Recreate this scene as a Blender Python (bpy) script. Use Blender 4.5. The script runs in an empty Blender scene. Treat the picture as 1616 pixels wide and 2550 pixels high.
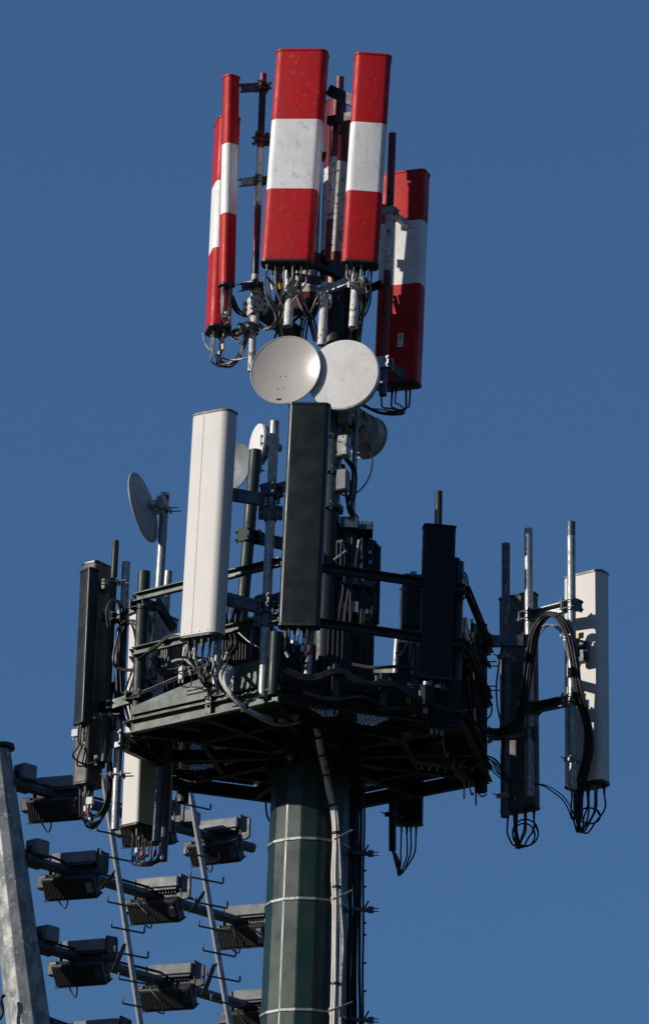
import bpy, math, random
from mathutils import Vector, Matrix
from math import sin, cos, tan, radians, pi
random.seed(7)
scene = bpy.context.scene
COL = scene.collection

# ------------------------------------------------------------------ camera, sky, sun, exposure
F, CX, CY = 10000.0, 808.0, 1275.0            # focal length and centre in photo pixels
EL, ROLL = radians(20), 0.03
CAM = Vector((0, 0, 1.6))
YT = 34.0                                      # distance of the tower axis
fwd = Vector((0, cos(EL), sin(EL)))
u0, r0 = Vector((0, -sin(EL), cos(EL))), Vector((1, 0, 0))
rgt = r0 * cos(ROLL) + u0 * sin(ROLL)
upv = u0 * cos(ROLL) - r0 * sin(ROLL)
cd = bpy.data.cameras.new("camera")
cam = bpy.data.objects.new("camera", cd)
COL.objects.link(cam)
cam.matrix_world = Matrix(((rgt.x, upv.x, -fwd.x, CAM.x), (rgt.y, upv.y, -fwd.y, CAM.y), (rgt.z, upv.z, -fwd.z, CAM.z), (0, 0, 0, 1)))
cd.sensor_fit = 'VERTICAL'
cd.sensor_height = 36
cd.lens = F * 36 / 2550
cd.clip_start = 0.5
cd.clip_end = 20000
scene.camera = cam

SUN_EL, SUN_AZ = radians(21), radians(-69)     # azimuth: 0 = behind the camera, negative = left
w = bpy.data.worlds.new("World")
scene.world = w
w.use_nodes = True
nt = w.node_tree
bg = nt.nodes['Background']
sky = nt.nodes.new('ShaderNodeTexSky')
sky.sky_type = 'NISHITA'
sky.sun_disc = False
sky.sun_elevation = SUN_EL
sky.sun_rotation = math.atan2(sin(SUN_AZ), -cos(SUN_AZ)) % (2 * pi)
sky.altitude = 700
sky.air_density = 1.5
sky.dust_density = 0.0
sky.ozone_density = 7.7
nt.links.new(sky.outputs[0], bg.inputs[0])
tc = nt.nodes.new('ShaderNodeTexCoord')        # lift the look-up a little so the blue stays even down to the horizon
va = nt.nodes.new('ShaderNodeVectorMath')
va.operation = 'ADD'
va.inputs[1].default_value = (0, 0, .32)
vn = nt.nodes.new('ShaderNodeVectorMath')
vn.operation = 'NORMALIZE'
nt.links.new(tc.outputs['Generated'], va.inputs[0])
nt.links.new(va.outputs[0], vn.inputs[0])
nt.links.new(vn.outputs[0], sky.inputs[0])
bg.inputs[1].default_value = 0.108
ld = bpy.data.lights.new("sun", 'SUN')
ld.energy = 4.45
ld.angle = radians(0.5)
ld.color = (1.0, 0.92, 0.83)
sun = bpy.data.objects.new("sun", ld)
COL.objects.link(sun)
to_sun = Vector((sin(SUN_AZ) * cos(SUN_EL), -cos(SUN_AZ) * cos(SUN_EL), sin(SUN_EL)))
sun.rotation_euler = to_sun.to_track_quat('Z', 'Y').to_euler()
sun.location = (-20, 10, 40)
scene.view_settings.view_transform = 'Standard'
scene.view_settings.look = 'None'
scene.view_settings.exposure = 0.0
scene.view_settings.gamma = 1.0


# ------------------------------------------------------------------ photo pixel -> place in the world
def ray(px, py):
    return fwd + rgt * ((px - CX) / F) + upv * ((CY - py) / F)


def W(px, py, dy=0.0):                        # on the upright plane dy metres behind the tower axis
    d = ray(px, py)
    return CAM + d * ((YT + dy) / d.y)


def H(px, py, z):                              # on the level plane at height z
    d = ray(px, py)
    return CAM + d * ((z - CAM.z) / d.z)


# ------------------------------------------------------------------ materials
def mat(name, c1, c2=None, rough=0.5, metal=0.0, scale=6, lo=.35, hi=.65, spots=None, sscale=30, slo=.62, shi=.7,
        stretch=(1, 1, 1), bump=0.0, bscale=60, spec=0.5, rvar=0.1, coat=0.0, marks=None):
    m = bpy.data.materials.new(name)
    m.use_nodes = True
    n, l = m.node_tree.nodes, m.node_tree.links
    b = n['Principled BSDF']
    b.inputs['Metallic'].default_value = metal
    b.inputs['Specular IOR Level'].default_value = spec
    b.inputs['Coat Weight'].default_value = coat
    b.inputs['Coat Roughness'].default_value = .25
    g = n.new('ShaderNodeNewGeometry')
    mp = n.new('ShaderNodeMapping')
    mp.inputs['Scale'].default_value = stretch
    l.new(g.outputs['Position'], mp.inputs[0])

    def noise(sc, det, lo_, hi_, vec):
        t = n.new('ShaderNodeTexNoise')
        t.inputs['Scale'].default_value = sc
        t.inputs['Detail'].default_value = det
        t.inputs['Roughness'].default_value = .62
        l.new(vec, t.inputs['Vector'])
        r = n.new('ShaderNodeMapRange')
        r.inputs[1].default_value = lo_
        r.inputs[2].default_value = hi_
        l.new(t.outputs[0], r.inputs[0])
        return r.outputs[0]

    def mix(fac, a, c):
        x = n.new('ShaderNodeMix')
        x.data_type = 'RGBA'
        l.new(fac, x.inputs[0])
        if isinstance(a, tuple):
            x.inputs[6].default_value = (*a, 1)
        else:
            l.new(a, x.inputs[6])
        x.inputs[7].default_value = (*c, 1)
        return x.outputs[2]
    c2 = c2 or tuple(v * .8 for v in c1)
    f1 = noise(scale, 6, lo, hi, mp.outputs[0])
    col = mix(f1, c1, c2)
    if spots:
        f2 = noise(sscale, 5, slo, shi, g.outputs['Position'])
        col = mix(f2, col, spots)
    if marks:                                  # long vertical run marks
        mp2 = n.new('ShaderNodeMapping')
        mp2.inputs['Scale'].default_value = (1, 1, .07)
        l.new(g.outputs['Position'], mp2.inputs[0])
        f3 = noise(38, 4, .58, .8, mp2.outputs[0])
        col = mix(f3, col, marks)
    l.new(col, b.inputs['Base Color'])
    r = n.new('ShaderNodeMapRange')
    r.inputs[3].default_value = max(.05, rough - rvar)
    r.inputs[4].default_value = min(1, rough + rvar)
    l.new(f1, r.inputs[0])
    l.new(r.outputs[0], b.inputs['Roughness'])
    if bump:
        t = n.new('ShaderNodeTexNoise')
        t.inputs['Scale'].default_value = bscale
        t.inputs['Detail'].default_value = 4
        l.new(g.outputs['Position'], t.inputs['Vector'])
        bp = n.new('ShaderNodeBump')
        bp.inputs['Strength'].default_value = bump
        bp.inputs['Distance'].default_value = .01
        l.new(t.outputs[0], bp.inputs['Height'])
        l.new(bp.outputs[0], b.inputs['Normal'])
    return m


M = {}
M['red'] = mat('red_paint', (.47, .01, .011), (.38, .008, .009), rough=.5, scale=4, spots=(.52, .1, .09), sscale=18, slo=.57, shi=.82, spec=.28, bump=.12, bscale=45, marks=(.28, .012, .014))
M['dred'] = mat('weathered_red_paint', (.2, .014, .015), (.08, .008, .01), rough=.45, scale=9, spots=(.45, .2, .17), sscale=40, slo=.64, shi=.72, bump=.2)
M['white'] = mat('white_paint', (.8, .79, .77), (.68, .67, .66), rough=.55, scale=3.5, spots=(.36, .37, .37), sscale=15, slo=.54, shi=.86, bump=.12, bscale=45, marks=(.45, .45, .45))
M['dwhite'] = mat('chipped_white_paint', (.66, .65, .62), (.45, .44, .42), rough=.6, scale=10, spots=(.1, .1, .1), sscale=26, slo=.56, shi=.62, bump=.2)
M['panel'] = mat('pale_grey_fibreglass', (.58, .56, .53), (.56, .54, .51), rough=.6, scale=3, lo=.2, hi=.8, spots=(.53, .51, .48), sscale=60, slo=.6, shi=.85, bump=.06, bscale=140, rvar=.03)
M['dgreen'] = mat('dark_green_fibreglass', (.008, .0115, .0095), (.011, .015, .012), rough=.4, scale=5, spots=(.2, .21, .19), sscale=38, slo=.76, shi=.8, bump=.08, bscale=120, spec=.42)
M['black'] = mat('black_fibreglass', (.006, .007, .009), (.009, .01, .012), rough=.6, scale=5, spots=(.03, .03, .03), sscale=60, slo=.76, shi=.82, spec=.3)
M['brown'] = mat('grey_brown_plastic', (.085, .073, .066), (.06, .053, .048), rough=.6, scale=5, bump=.05)
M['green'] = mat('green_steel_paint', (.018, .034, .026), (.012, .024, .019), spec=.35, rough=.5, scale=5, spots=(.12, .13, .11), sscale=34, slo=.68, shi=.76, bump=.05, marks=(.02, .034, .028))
M['shade_green'] = mat('shaded_green_paint', (.008, .013, .011), (.006, .01, .009), rough=.6, spec=.3)  # shaded copy of the green platform paint, shade put into the colour
M['lit_green'] = mat('sunlit_worn_green_paint', (.034, .062, .046), (.028, .052, .039), rough=.5, scale=5, spots=(.13, .15, .12), sscale=40, slo=.64, shi=.84, bump=.08)  # lit copy of the green paint for sunny faces, with worn spots
M['pole'] = mat('dark_green_pole_paint', (.006, .023, .014), (.009, .026, .017), rough=.38, scale=2.5, spots=(.16, .16, .13), sscale=42, slo=.72, shi=.78, bump=.03, spec=.5, marks=(.024, .036, .027))
M['galv'] = mat('galvanised_steel', (.4, .4, .39), (.2, .21, .22), rough=.45, metal=.5, scale=22, lo=.35, hi=.65, spots=(.13, .14, .15), sscale=60, slo=.6, shi=.7, bump=.1, bscale=80)
M['dgalv'] = mat('dull_blue_grey_galvanised_steel', (.1, .12, .14), (.05, .062, .078), rough=.5, metal=.4, scale=20, spots=(.25, .27, .28), sscale=50, slo=.64, shi=.74, bump=.1)
M['mast'] = mat('spangled_zinc', (.3, .315, .305), (.15, .168, .168), rough=.6, metal=.2, scale=7, lo=.4, hi=.6, spots=(.46, .46, .44), sscale=14, slo=.55, shi=.68, stretch=(1, 1, .6), bump=.25, bscale=18)
M['dsteel'] = mat('dark_steel', (.022, .027, .027), (.014, .017, .018), rough=.5, metal=.2, scale=12, spots=(.08, .08, .08), sscale=50, slo=.68, shi=.76)
M['cable'] = mat('black_cable_rubber', (.01, .01, .011), (.016, .016, .016), rough=.48, scale=20, spec=.35)
M['gcable'] = mat('weathered_grey_cable', (.36, .35, .34), (.2, .2, .2), rough=.5, scale=16, spots=(.06, .06, .06), sscale=24, slo=.56, shi=.62)
M['pcable'] = mat('pale_cable_sheath', (.62, .59, .55), (.52, .49, .46), rough=.5, scale=8)
M['dish'] = mat('ivory_dish_enamel', (.43, .41, .375), (.39, .37, .34), rough=.3, scale=3, spots=(.33, .31, .28), sscale=14, slo=.62, shi=.85, rvar=.05, marks=(.37, .35, .32))
M['radome'] = mat('grimy_white_radome', (.72, .71, .68), (.62, .61, .59), rough=.6, scale=6, spots=(.45, .45, .44), sscale=26, slo=.58, shi=.74, bump=.05, marks=(.52, .52, .5))
M['gdish'] = mat('grey_dish_paint', (.36, .37, .38), (.28, .29, .3), rough=.5, scale=8, spots=(.1, .1, .1), sscale=25, slo=.6, shi=.7)
M['grimy'] = mat('grimy_white_metal', (.42, .43, .43), (.22, .23, .24), rough=.55, scale=12, spots=(.05, .05, .05), sscale=22, slo=.54, shi=.6, bump=.2)
M['lamp'] = mat('grey_lamp_casting', (.19, .2, .215), (.14, .15, .165), rough=.6, scale=8, spots=(.12, .12, .12), sscale=40, slo=.66, shi=.76)
M['dlamp'] = mat('dark_lamp_casting', (.035, .037, .04), (.022, .023, .026), rough=.5, scale=10)
M['rubbish'] = mat('grey_radio_casting', (.2, .2, .2), (.13, .13, .135), rough=.55, scale=12)
M['dradio'] = mat('dark_radio_casting', (.03, .031, .033), (.02, .021, .022), rough=.5, scale=12)
M['sleeve'] = mat('white_marker_sleeve', (.75, .75, .73), rough=.5)
M['tape_red'] = mat('red_tape', (.5, .03, .02), rough=.5)
M['tape_blue'] = mat('blue_tape', (.03, .12, .3), rough=.5)
M['yellow'] = mat('yellow_tape', (.62, .42, .03), rough=.5)
M['ground'] = mat('dry_dark_grass', (.04, .05, .022), (.065, .06, .035), rough=.9, scale=.4, spots=(.09, .08, .05), sscale=3, slo=.6, shi=.7)
M['sky_block_hill'] = mat('sky_block_hillside', (.03, .042, .02), (.045, .055, .028), rough=.95, scale=.02, spots=(.07, .065, .04), sscale=.05)  # for the added, unseen hill ring that cuts low sky fill
M['concrete'] = mat('concrete', (.3, .29, .27), (.22, .21, .2), rough=.85, scale=4)


# ------------------------------------------------------------------ mesh building
class MB:
    def __init__(s):
        s.v, s.f, s.m = [], [], []

    def add(s, vs, fs, mi=0):
        k = len(s.v)
        s.v += [Vector(v) for v in vs]
        s.f += [tuple(i + k for i in f) for f in fs]
        s.m += [mi] * len(fs)

    def box(s, c, ax, ay, az, mi=0):           # centre and three half-extent vectors
        vs = [c + ax * i + ay * j + az * k for i in (-1, 1) for j in (-1, 1) for k in (-1, 1)]
        fs = [(0, 1, 3, 2), (4, 6, 7, 5), (0, 4, 5, 1), (2, 3, 7, 6), (0, 2, 6, 4), (1, 5, 7, 3)]
        if ax.cross(ay).dot(az) < 0:
            fs = [f[::-1] for f in fs]
        s.add(vs, fs, mi)

    def bbox(s, c, ax, ay, az, b=.008, mi=0):  # box with chamfered edges along az and at both ends
        x, y, z = ax.length, ay.length, az.length
        X, Y, Z = ax.normalized(), ay.normalized(), az.normalized()
        b = min(b, x * .4, y * .4, z * .4)
        ring = [(x - b, -y), (x, -y + b), (x, y - b), (x - b, y), (-x + b, y), (-x, y - b), (-x, -y + b), (-x + b, -y)]
        if X.cross(Y).dot(Z) < 0:
            ring = ring[::-1]
        rings = []
        sg = lambda v: (v > 0) - (v < 0)
        for (zz, k) in ((-z, b), (-z + b, 0), (z - b, 0), (z, b)):
            rings.append([c + X * (p[0] - sg(p[0]) * k * .9) + Y * (p[1] - sg(p[1]) * k * .9) + Z * zz for p in ring])
        s.loft(rings, True, True, mi)

    def loft(s, rings, cap0=True, cap1=True, mi=0, mis=None):
        n = len(rings[0])
        k = len(s.v)
        for r in rings:
            s.v += [Vector(p) for p in r]
        for a in range(len(rings) - 1):
            for i in range(n):
                j = (i + 1) % n
                s.f.append((k + a * n + i, k + a * n + j, k + (a + 1) * n + j, k + (a + 1) * n + i))
                s.m.append(mis[a] if mis else mi)
        if cap0:
            s.f.append(tuple(k + i for i in range(n))[::-1])
            s.m.append(mis[0] if mis else mi)
        if cap1:
            s.f.append(tuple(k + (len(rings) - 1) * n + i for i in range(n)))
            s.m.append(mis[-1] if mis else mi)

    def ring(s, c, X, Y, r, n, ph=0):
        return [c + X * (r * cos(2 * pi * i / n + ph)) + Y * (r * sin(2 * pi * i / n + ph)) for i in range(n)]

    def cyl(s, p, q, r1, r2=None, n=14, caps=True, mi=0):
        r2 = r1 if r2 is None else r2
        Z = (q - p).normalized()
        X = Z.orthogonal().normalized()
        Y = Z.cross(X)
        s.loft([s.ring(p, X, Y, r1, n), s.ring(q, X, Y, r2, n)], caps, caps, mi)

    def pipe(s, p, q, r, n=20, wall=.006, bands=None):   # open tube with a wall; bands = [(fraction from p, material)]
        Z = (q - p).normalized()
        X = Z.orthogonal().normalized()
        Y = Z.cross(X)
        fr = [0] + [b[0] for b in (bands or [])] + [1]
        mi = [0] + [b[1] for b in (bands or [])]
        d = .12
        rings = [s.ring(p + Z * d, X, Y, r - wall, n), s.ring(p, X, Y, r - wall, n)]
        mis = [mi[0], mi[0]]
        for a, t in enumerate(fr):
            rings.append(s.ring(p.lerp(q, t), X, Y, r, n))
            if a < len(fr) - 1:
                mis.append(mi[a])
        rings += [s.ring(q, X, Y, r - wall, n), s.ring(q - Z * .02, X, Y, r - wall, n)]
        mis += [mi[-1], mi[-1]]
        s.loft(rings, True, True, mis=mis)

    def sweep(s, pts, r, n=7, mi=0, sub=6):
        P = catmull(pts, sub)
        T0 = (P[1] - P[0]).normalized()
        X = T0.orthogonal().normalized()
        rings = []
        for i, p in enumerate(P):
            T = (P[min(i + 1, len(P) - 1)] - P[max(i - 1, 0)])
            T = T.normalized() if T.length > 1e-7 else T0
            X = (X - T * X.dot(T))
            X = X.normalized() if X.length > 1e-6 else T.orthogonal().normalized()
            rings.append(s.ring(p, X, T.cross(X), r, n))
        s.loft(rings, True, True, mi)

    def prism(s, prof, p, q, up=Vector((0, 0, 1)), mi=0):    # profile points (side, up) extruded from p to q
        Z = (q - p).normalized()
        X = up.cross(Z).normalized()
        Y = Z.cross(X)
        s.loft([[p + X * a + Y * b for a, b in prof], [q + X * a + Y * b for a, b in prof]], True, True, mi)

    def channel(s, p, q, h, wd, t=.008, side=1, up=Vector((0, 0, 1)), mi=0):
        a, b = h / 2, wd * side
        prof = [(0, -a), (b, -a), (b, -a + t), (t * side, -a + t), (t * side, a - t), (b, a - t), (b, a), (0, a)]
        prof = [(x - b / 2, y) for x, y in prof]
        if side < 0:
            prof = prof[::-1]
        s.prism(prof, p, q, up, mi)

    def build(s, name, mats, parent=None, loc=None, smooth=True, ang=38):
        if not isinstance(mats, (list, tuple)):
            mats = [mats]
        base = LOC[parent] if parent is not None else (loc or s.v[0])
        me = bpy.data.meshes.new(name)
        me.from_pydata([v - base for v in s.v], [], s.f)
        for x in mats:
            me.materials.append(x if not isinstance(x, str) else M[x])
        me.polygons.foreach_set('material_index', s.m)
        if smooth:
            me.shade_smooth()
            me.set_sharp_from_angle(angle=radians(ang))
        me.update()
        o = bpy.data.objects.new(name, me)
        COL.objects.link(o)
        if parent is not None:
            o.parent = parent
        else:
            o.location = base
        LOC[o] = Vector(base)
        return o


LOC = {}


def catmull(pts, sub):
    P = [Vector(p) for p in pts]
    if len(P) < 3:
        return P
    out = []
    Q = [P[0] * 2 - P[1]] + P + [P[-1] * 2 - P[-2]]
    for i in range(1, len(Q) - 2):
        a, b, c, d = Q[i - 1:i + 3]
        for k in range(sub):
            t = k / sub
            out.append(.5 * ((2 * b) + (c - a) * t + (2 * a - 5 * b + 4 * c - d) * t * t + (3 * b - a - 3 * c + d) * t ** 3))
    out.append(P[-1])
    return out


def tag(o, label, cat, group=None, kind=None):
    if label:
        o['label'] = label
    if cat:
        o['category'] = cat
    if group:
        o['group'] = group
    if kind:
        o['kind'] = kind
    return o


def thing(name, label, cat, loc, group=None):
    o = bpy.data.objects.new(name, None)
    o.empty_display_size = .1
    COL.objects.link(o)
    o.location = loc
    LOC[o] = Vector(loc)
    return tag(o, label, cat, group)


Z3 = Vector((0, 0, 1))


def az(deg):                                    # level direction: 0 faces the camera, negative turns left
    a = radians(deg)
    return Vector((sin(a), -cos(a), 0))


# ------------------------------------------------------------------ ground
g = MB()
g.add([(-6000, -6000, 0), (6000, -6000, 0), (6000, 9000, 0), (-6000, 9000, 0)], [(0, 1, 2, 3)])
tag(g.build('ground', 'ground', loc=Vector((0, 0, 0))), None, None, kind='structure')

hr = random.Random(2)                          # unseen hill ring added round the horizon to block low sky light
m = MB()
NH = 96
ph = [hr.uniform(0, 6.28) for _ in range(6)]
hh = [235 + 22 * sin(3 * 2 * pi * i / NH + ph[0]) + 12 * sin(7 * 2 * pi * i / NH + ph[1]) + 6 * sin(17 * 2 * pi * i / NH + ph[2]) + hr.uniform(-3, 3) for i in range(NH)]
rows = []
for R, k in ((900, -.01), (1150, .38), (1350, .8), (1500, 1.0), (1800, .8), (2600, -.02)):
    rows.append([Vector((R * cos(2 * pi * i / NH) * hr.uniform(.985, 1.015), R * sin(2 * pi * i / NH) * hr.uniform(.985, 1.015), hh[i] * k)) for i in range(NH)])
m.loft(rows, False, False)
m.f = [f[::-1] for f in m.f]
tag(m.build('sky_block_hills', 'sky_block_hill', loc=Vector((0, 0, 0)), ang=180), None, None, kind='structure')

# ------------------------------------------------------------------ main pole and platform
ZP = W(775, 1890, 0).z                          # height of the platform underside
AX = W(775, 1890, 0)                            # tower axis at that height


def P(th, R, z=0.0):                            # point on the platform: angle, radius, height over the underside
    a = az(th)
    return Vector((AX.x + a.x * R, AX.y + a.y * R, ZP + z))


def polyring(c, r, n, off=0.0):
    return [c + az(360 * i / n + off) * r for i in range(n)]


pole = thing('steel_pole', 'dark green sixteen-sided steel pole carrying the antenna platform, banded with steel straps', 'pole', (AX.x, AX.y, 0))
base = Vector((AX.x, AX.y, 0))
m = MB()
rt = .345
rp = lambda z: rt + (ZP - z) * .0125
m.loft([polyring(base, rp(0), 16, 11.25), polyring(base + Z3 * ZP, rt, 16, 11.25)], True, True)
shaft = m.build('shaft', 'pole', pole, smooth=False)
# rounded bend lines catch the light
mod = shaft.modifiers.new('soft_edges', 'BEVEL')
mod.width = .012
mod.segments = 3
mod.limit_method = 'ANGLE'
mod.angle_limit = radians(15)
mod.harden_normals = True
shaft.data.shade_smooth()
shaft.data.set_sharp_from_angle(angle=radians(60))
m = MB()
m.cyl(base, base + Z3 * .06, .8, n=32)
for i in range(12):
    p = base + az(30 * i) * .7 + Z3 * .06
    m.cyl(p, p + Z3 * .08, .03, n=6)
m.build('base_flange', 'dsteel', pole)
m = MB()
m.cyl(base + Z3 * (ZP - .04), base + Z3 * (ZP + .0), .4, n=32)
for i in range(16):
    a = az(22.5 * i)
    m.box(base + a * .37 + Z3 * (ZP - .1), a * .025, a.cross(Z3) * .006, Z3 * .06)
m.build('head_flange', 'shade_green', pole)  # shade below the deck put into the colour
for py in (2087, 2237, 2515):
    z = W(755, py, -.35).z
    m = MB()
    r = rp(z) + .002
    m.loft([polyring(base + Z3 * (z - .011), r, 16, 11.25), polyring(base + Z3 * (z - .011), r + .008, 16, 11.25),
            polyring(base + Z3 * (z + .011), r + .008, 16, 11.25), polyring(base + Z3 * (z + .011), r, 16, 11.25)], False, False)
    b = m.build('strap', 'galv', pole, smooth=False)
    m = MB()
    c = base + az(36) * (r * .985 + .03) + Z3 * z
    m.bbox(c, az(36) * .03, az(126) * .012, Z3 * .035, .004)
    m.box(c + az(36) * .045, az(36) * .015, az(126) * .02, Z3 * .02)
    m.cyl(W(833 - (py - 2087) * .03, py + 3, -.5), W(877, py - 20, -.42), .009, n=8)
    m.build('strap_buckle', 'galv', b)

plat = thing('tower_platform', 'dark green hexagonal steel work platform around the pole head with mesh deck and rails', 'platform', AX.copy())
VA = [-70, -10, 50, 110, 170, 230]
RP = 1.7
names = {}
for i in range(6):
    a, b = VA[i], VA[(i + 1) % 6]
    front = i in (0, 1)
    p, q = P(a, RP), P(b, RP)
    d = (q - p).normalized()
    nrm = d.cross(Z3)
    m = MB()
    m.channel(p + Z3 * .06 + d * .02, q + Z3 * .06 - d * .02, .12, .06, side=-1)
    m.build('edge_channel', 'lit_green' if i == 0 else 'shade_green', plat)  # sunny side takes the lit paint copy, other sides the shaded one
    if front:
        m = MB()
        pts = [p + d * .03 + Z3 * .17, q - d * .03 + Z3 * .17, q - d * .03 + Z3 * .41, p + d * 1.05 + Z3 * .4, p + d * .03 + Z3 * .24]
        m.loft([[x - nrm * .004 for x in pts], [x + nrm * .004 for x in pts]])
        for t in ((.55,) if i == 0 else (.3, .7)):                # upright flat stays with bolts
            c = p.lerp(q, t) + Z3 * .21 + nrm * .012
            m.box(c, d * .03, nrm * .005, Z3 * .19)
            for zz in (-.12, .02):
                m.cyl(c + Z3 * zz, c + Z3 * zz + nrm * .03, .012, n=6)
        m.build('kick_plate', 'lit_green' if i == 0 else 'shade_green', plat, smooth=False)  # lit copy on the sunny plate, shaded copy on the other
    if front:
        m = MB()
        m.box((p + q) / 2 - nrm * .03 + Z3 * .15, (q - p) * .49, nrm * .003, Z3 * .05)
        m.build('added_gap_backing', 'dsteel', plat)  # dark strip added behind the gap so no sky shows through
    for zz, wd in ((.75, .05), (1.25, .05)):
        m = MB()
        m.channel(p + Z3 * zz + d * .02, q + Z3 * zz - d * .02, .075, .05, side=-1)
        m.build('guard_rail', 'lit_green' if i == 0 else 'green', plat)  # sunny rail in the lit copy, others darkened in the colour
    m = MB()                                     # radial beam under the deck
    m.channel(P(a, .36, .05), P(a, RP - .08, .05), .1, .06)
    if i != 1:
        m.channel(P(a + 30, .36, .05), P(a + 30, RP * .84, .05), .1, .06)
    m.build('floor_beam', 'shade_green', plat)  # underside shade put into the beam colour
    m = MB()
    m.channel(P(a, 1.02, .045), P(b, 1.02, .045), .08, .05)
    m.build('ring_beam', 'shade_green', plat)


def clip_hex(p0, d, R=1.66):
    t0, t1 = -9.0, 9.0
    for i in range(6):
        nn = az(VA[i] + 30)
        n2 = Vector((nn.x, nn.y))
        h = R * cos(radians(30))
        den = n2.dot(d)
        num = h - n2.dot(p0)
        if abs(den) < 1e-9:
            if num < 0:
                return None
        elif den > 0:
            t1 = min(t1, num / den)
        else:
            t0 = max(t0, num / den)
    return (t0, t1) if t1 > t0 else None


def in_poly(x, y, poly):
    c = False
    for i in range(len(poly)):
        (x1, y1), (x2, y2) = poly[i - 1], poly[i]
        if (y1 > y) != (y2 > y) and x < (x2 - x1) * (y - y1) / (y2 - y1) + x1:
            c = not c
    return c


PATCH_PX = [[(438, 1893), (470, 1903), (610, 1897), (612, 1908), (550, 1930), (500, 1918), (440, 1915)],
            [(440, 1846), (484, 1848), (520, 1858), (592, 1862), (590, 1874), (500, 1875), (440, 1870)],
            [(630, 1934), (664, 1936), (664, 1985), (625, 1975)],
            [(560, 1800), (612, 1808), (612, 1828), (570, 1822)],
            [(770, 1744), (856, 1754), (834, 1786), (800, 1784), (765, 1764)],
            [(888, 1768), (980, 1784), (914, 1814), (884, 1800)],
            [(908, 1922), (974, 1922), (974, 1950), (906, 1960)],
            [(1066, 1852), (1102, 1842), (1104, 1862), (1070, 1866)],
            [(930, 1729), (978, 1735), (978, 1740), (930, 1734)]]
ZD = ZP + .13
PATCH = []
for pl in PATCH_PX:
    PATCH.append([(H(x, y, ZD).x - AX.x, H(x, y, ZD).y - AX.y) for x, y in pl])
# solid floor sheet with openings, laid in narrow rows
m = MB()
step = .02
y = -1.7
while y < 1.7:
    r = clip_hex(Vector((0, y + step / 2)), Vector((1, 0)))
    if r:
        segs, x, st = [], r[0], None
        while x < r[1]:
            solid = not any(in_poly(x, y + step / 2, q) for q in PATCH)
            if solid and st is None:
                st = x
            if not solid and st is not None:
                segs.append((st, x))
                st = None
            x += .02
        if st is not None:
            segs.append((st, r[1]))
        for a, b in segs:
            m.add([(AX.x + a, AX.y + y, ZD), (AX.x + b, AX.y + y, ZD), (AX.x + b, AX.y + y + step, ZD), (AX.x + a, AX.y + y + step, ZD),
                   (AX.x + a, AX.y + y, ZD - .004), (AX.x + b, AX.y + y, ZD - .004), (AX.x + b, AX.y + y + step, ZD - .004), (AX.x + a, AX.y + y + step, ZD - .004)],
                  [(0, 1, 2, 3), (7, 6, 5, 4), (0, 4, 5, 1), (2, 6, 7, 3), (1, 5, 6, 2), (3, 7, 4, 0)])
    y += step
m.build('floor_plate', 'dsteel', plat, smooth=False)
m = MB()
for sgn in (-1, 1):
    d = Vector((1, sgn * 1.9)).normalized()
    x = -3.0
    while x < 3.0:
        r = clip_hex(Vector((x, 0)), d)
        if r:
            a, b = Vector((x, 0)) + d * r[0], Vector((x, 0)) + d * r[1]
            c = (a + b) / 2
            hv = Vector((d.x, d.y, 0)) * ((b - a).length / 2)
            m.box(Vector((AX.x + c.x, AX.y + c.y, ZD + .012 + sgn * .004)), hv, Vector((-d.y, d.x, 0)) * .0042, Z3 * .004)
        x += .037
m.build('mesh_deck', 'dsteel', plat, smooth=False)

# ------------------------------------------------------------------ generic builders
PIPES = {}


def pipe(key, label, top, bot, dia_px, dy, mt='galv', bands=None, name='mounting_pipe', cat='pipe', group='mounting pipes around the tower', dyb=None):
    p, q = W(bot[0], bot[1], dy if dyb is None else dyb), W(top[0], top[1], dy)
    m = MB()
    r = dia_px / 2 / 276 * (YT + dy) / YT
    mats = [mt]
    bl = None
    if bands:
        mats = []
        bl = []
        for fr, mm in bands:
            if mm not in mats:
                mats.append(mm)
            bl.append((fr, mats.index(mm)))
        first = bl.pop(0)[1]
        if first != 0:
            raise ValueError
    m.pipe(p, q, r, bands=bl)
    o = m.build(name, mats, loc=p)
    tag(o, label, cat, group)
    PIPES[key] = (p, q, r)
    return o


def on(key, py):                                # point on a pipe's axis at the photo height py
    p, q, r = PIPES[key]
    best = None
    for i in range(401):
        c = p.lerp(q, i / 400)
        v = c - CAM
        yy = CY - F * v.dot(upv) / v.dot(fwd)
        if best is None or abs(yy - py) < best[0]:
            best = (abs(yy - py), c)
    return best[1]


def clampmesh(m, c, r, out, hh=.06, ww=None):   # two plates and bolts round a pipe
    out = Vector((out.x, out.y, 0)).normalized()
    side = out.cross(Z3)
    ww = ww or r + .035
    for s in (-1, 1):
        m.bbox(c + out * s * (r + .009), side * ww, out * .006, Z3 * hh, .003)
    for s in (-1, 1):
        for z in (-.6, .6):
            a = c + side * s * (ww - .012) + Z3 * hh * z
            m.cyl(a - out * (r + .035), a + out * (r + .045), .0065, n=6)
            m.cyl(a + out * (r + .015), a + out * (r + .028), .013, n=6)
            m.cyl(a - out * (r + .028), a - out * (r + .015), .013, n=6)


def arm(label, p, q, h=.09, wd=.055, mt='dsteel', rp_=.04, rq=.04, side=1, clamps=(1, 1), group='support arms between the pipes', cm=None):
    o = thing('support_arm', label, 'bracket', p, group)
    d = (q - p).normalized()
    m = MB()
    m.channel(p + d * (rp_ + .012), q - d * (rq + .012), h, wd, side=side)
    m.build('beam', mt, o)
    for k, (c, r, s) in enumerate(((p, rp_, 1), (q, rq, -1))):
        if clamps[k]:
            m = MB()
            clampmesh(m, c, r, d * s, hh=h * .62)
            m.build('pipe_clamp', cm or mt, o)
    return o


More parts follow.
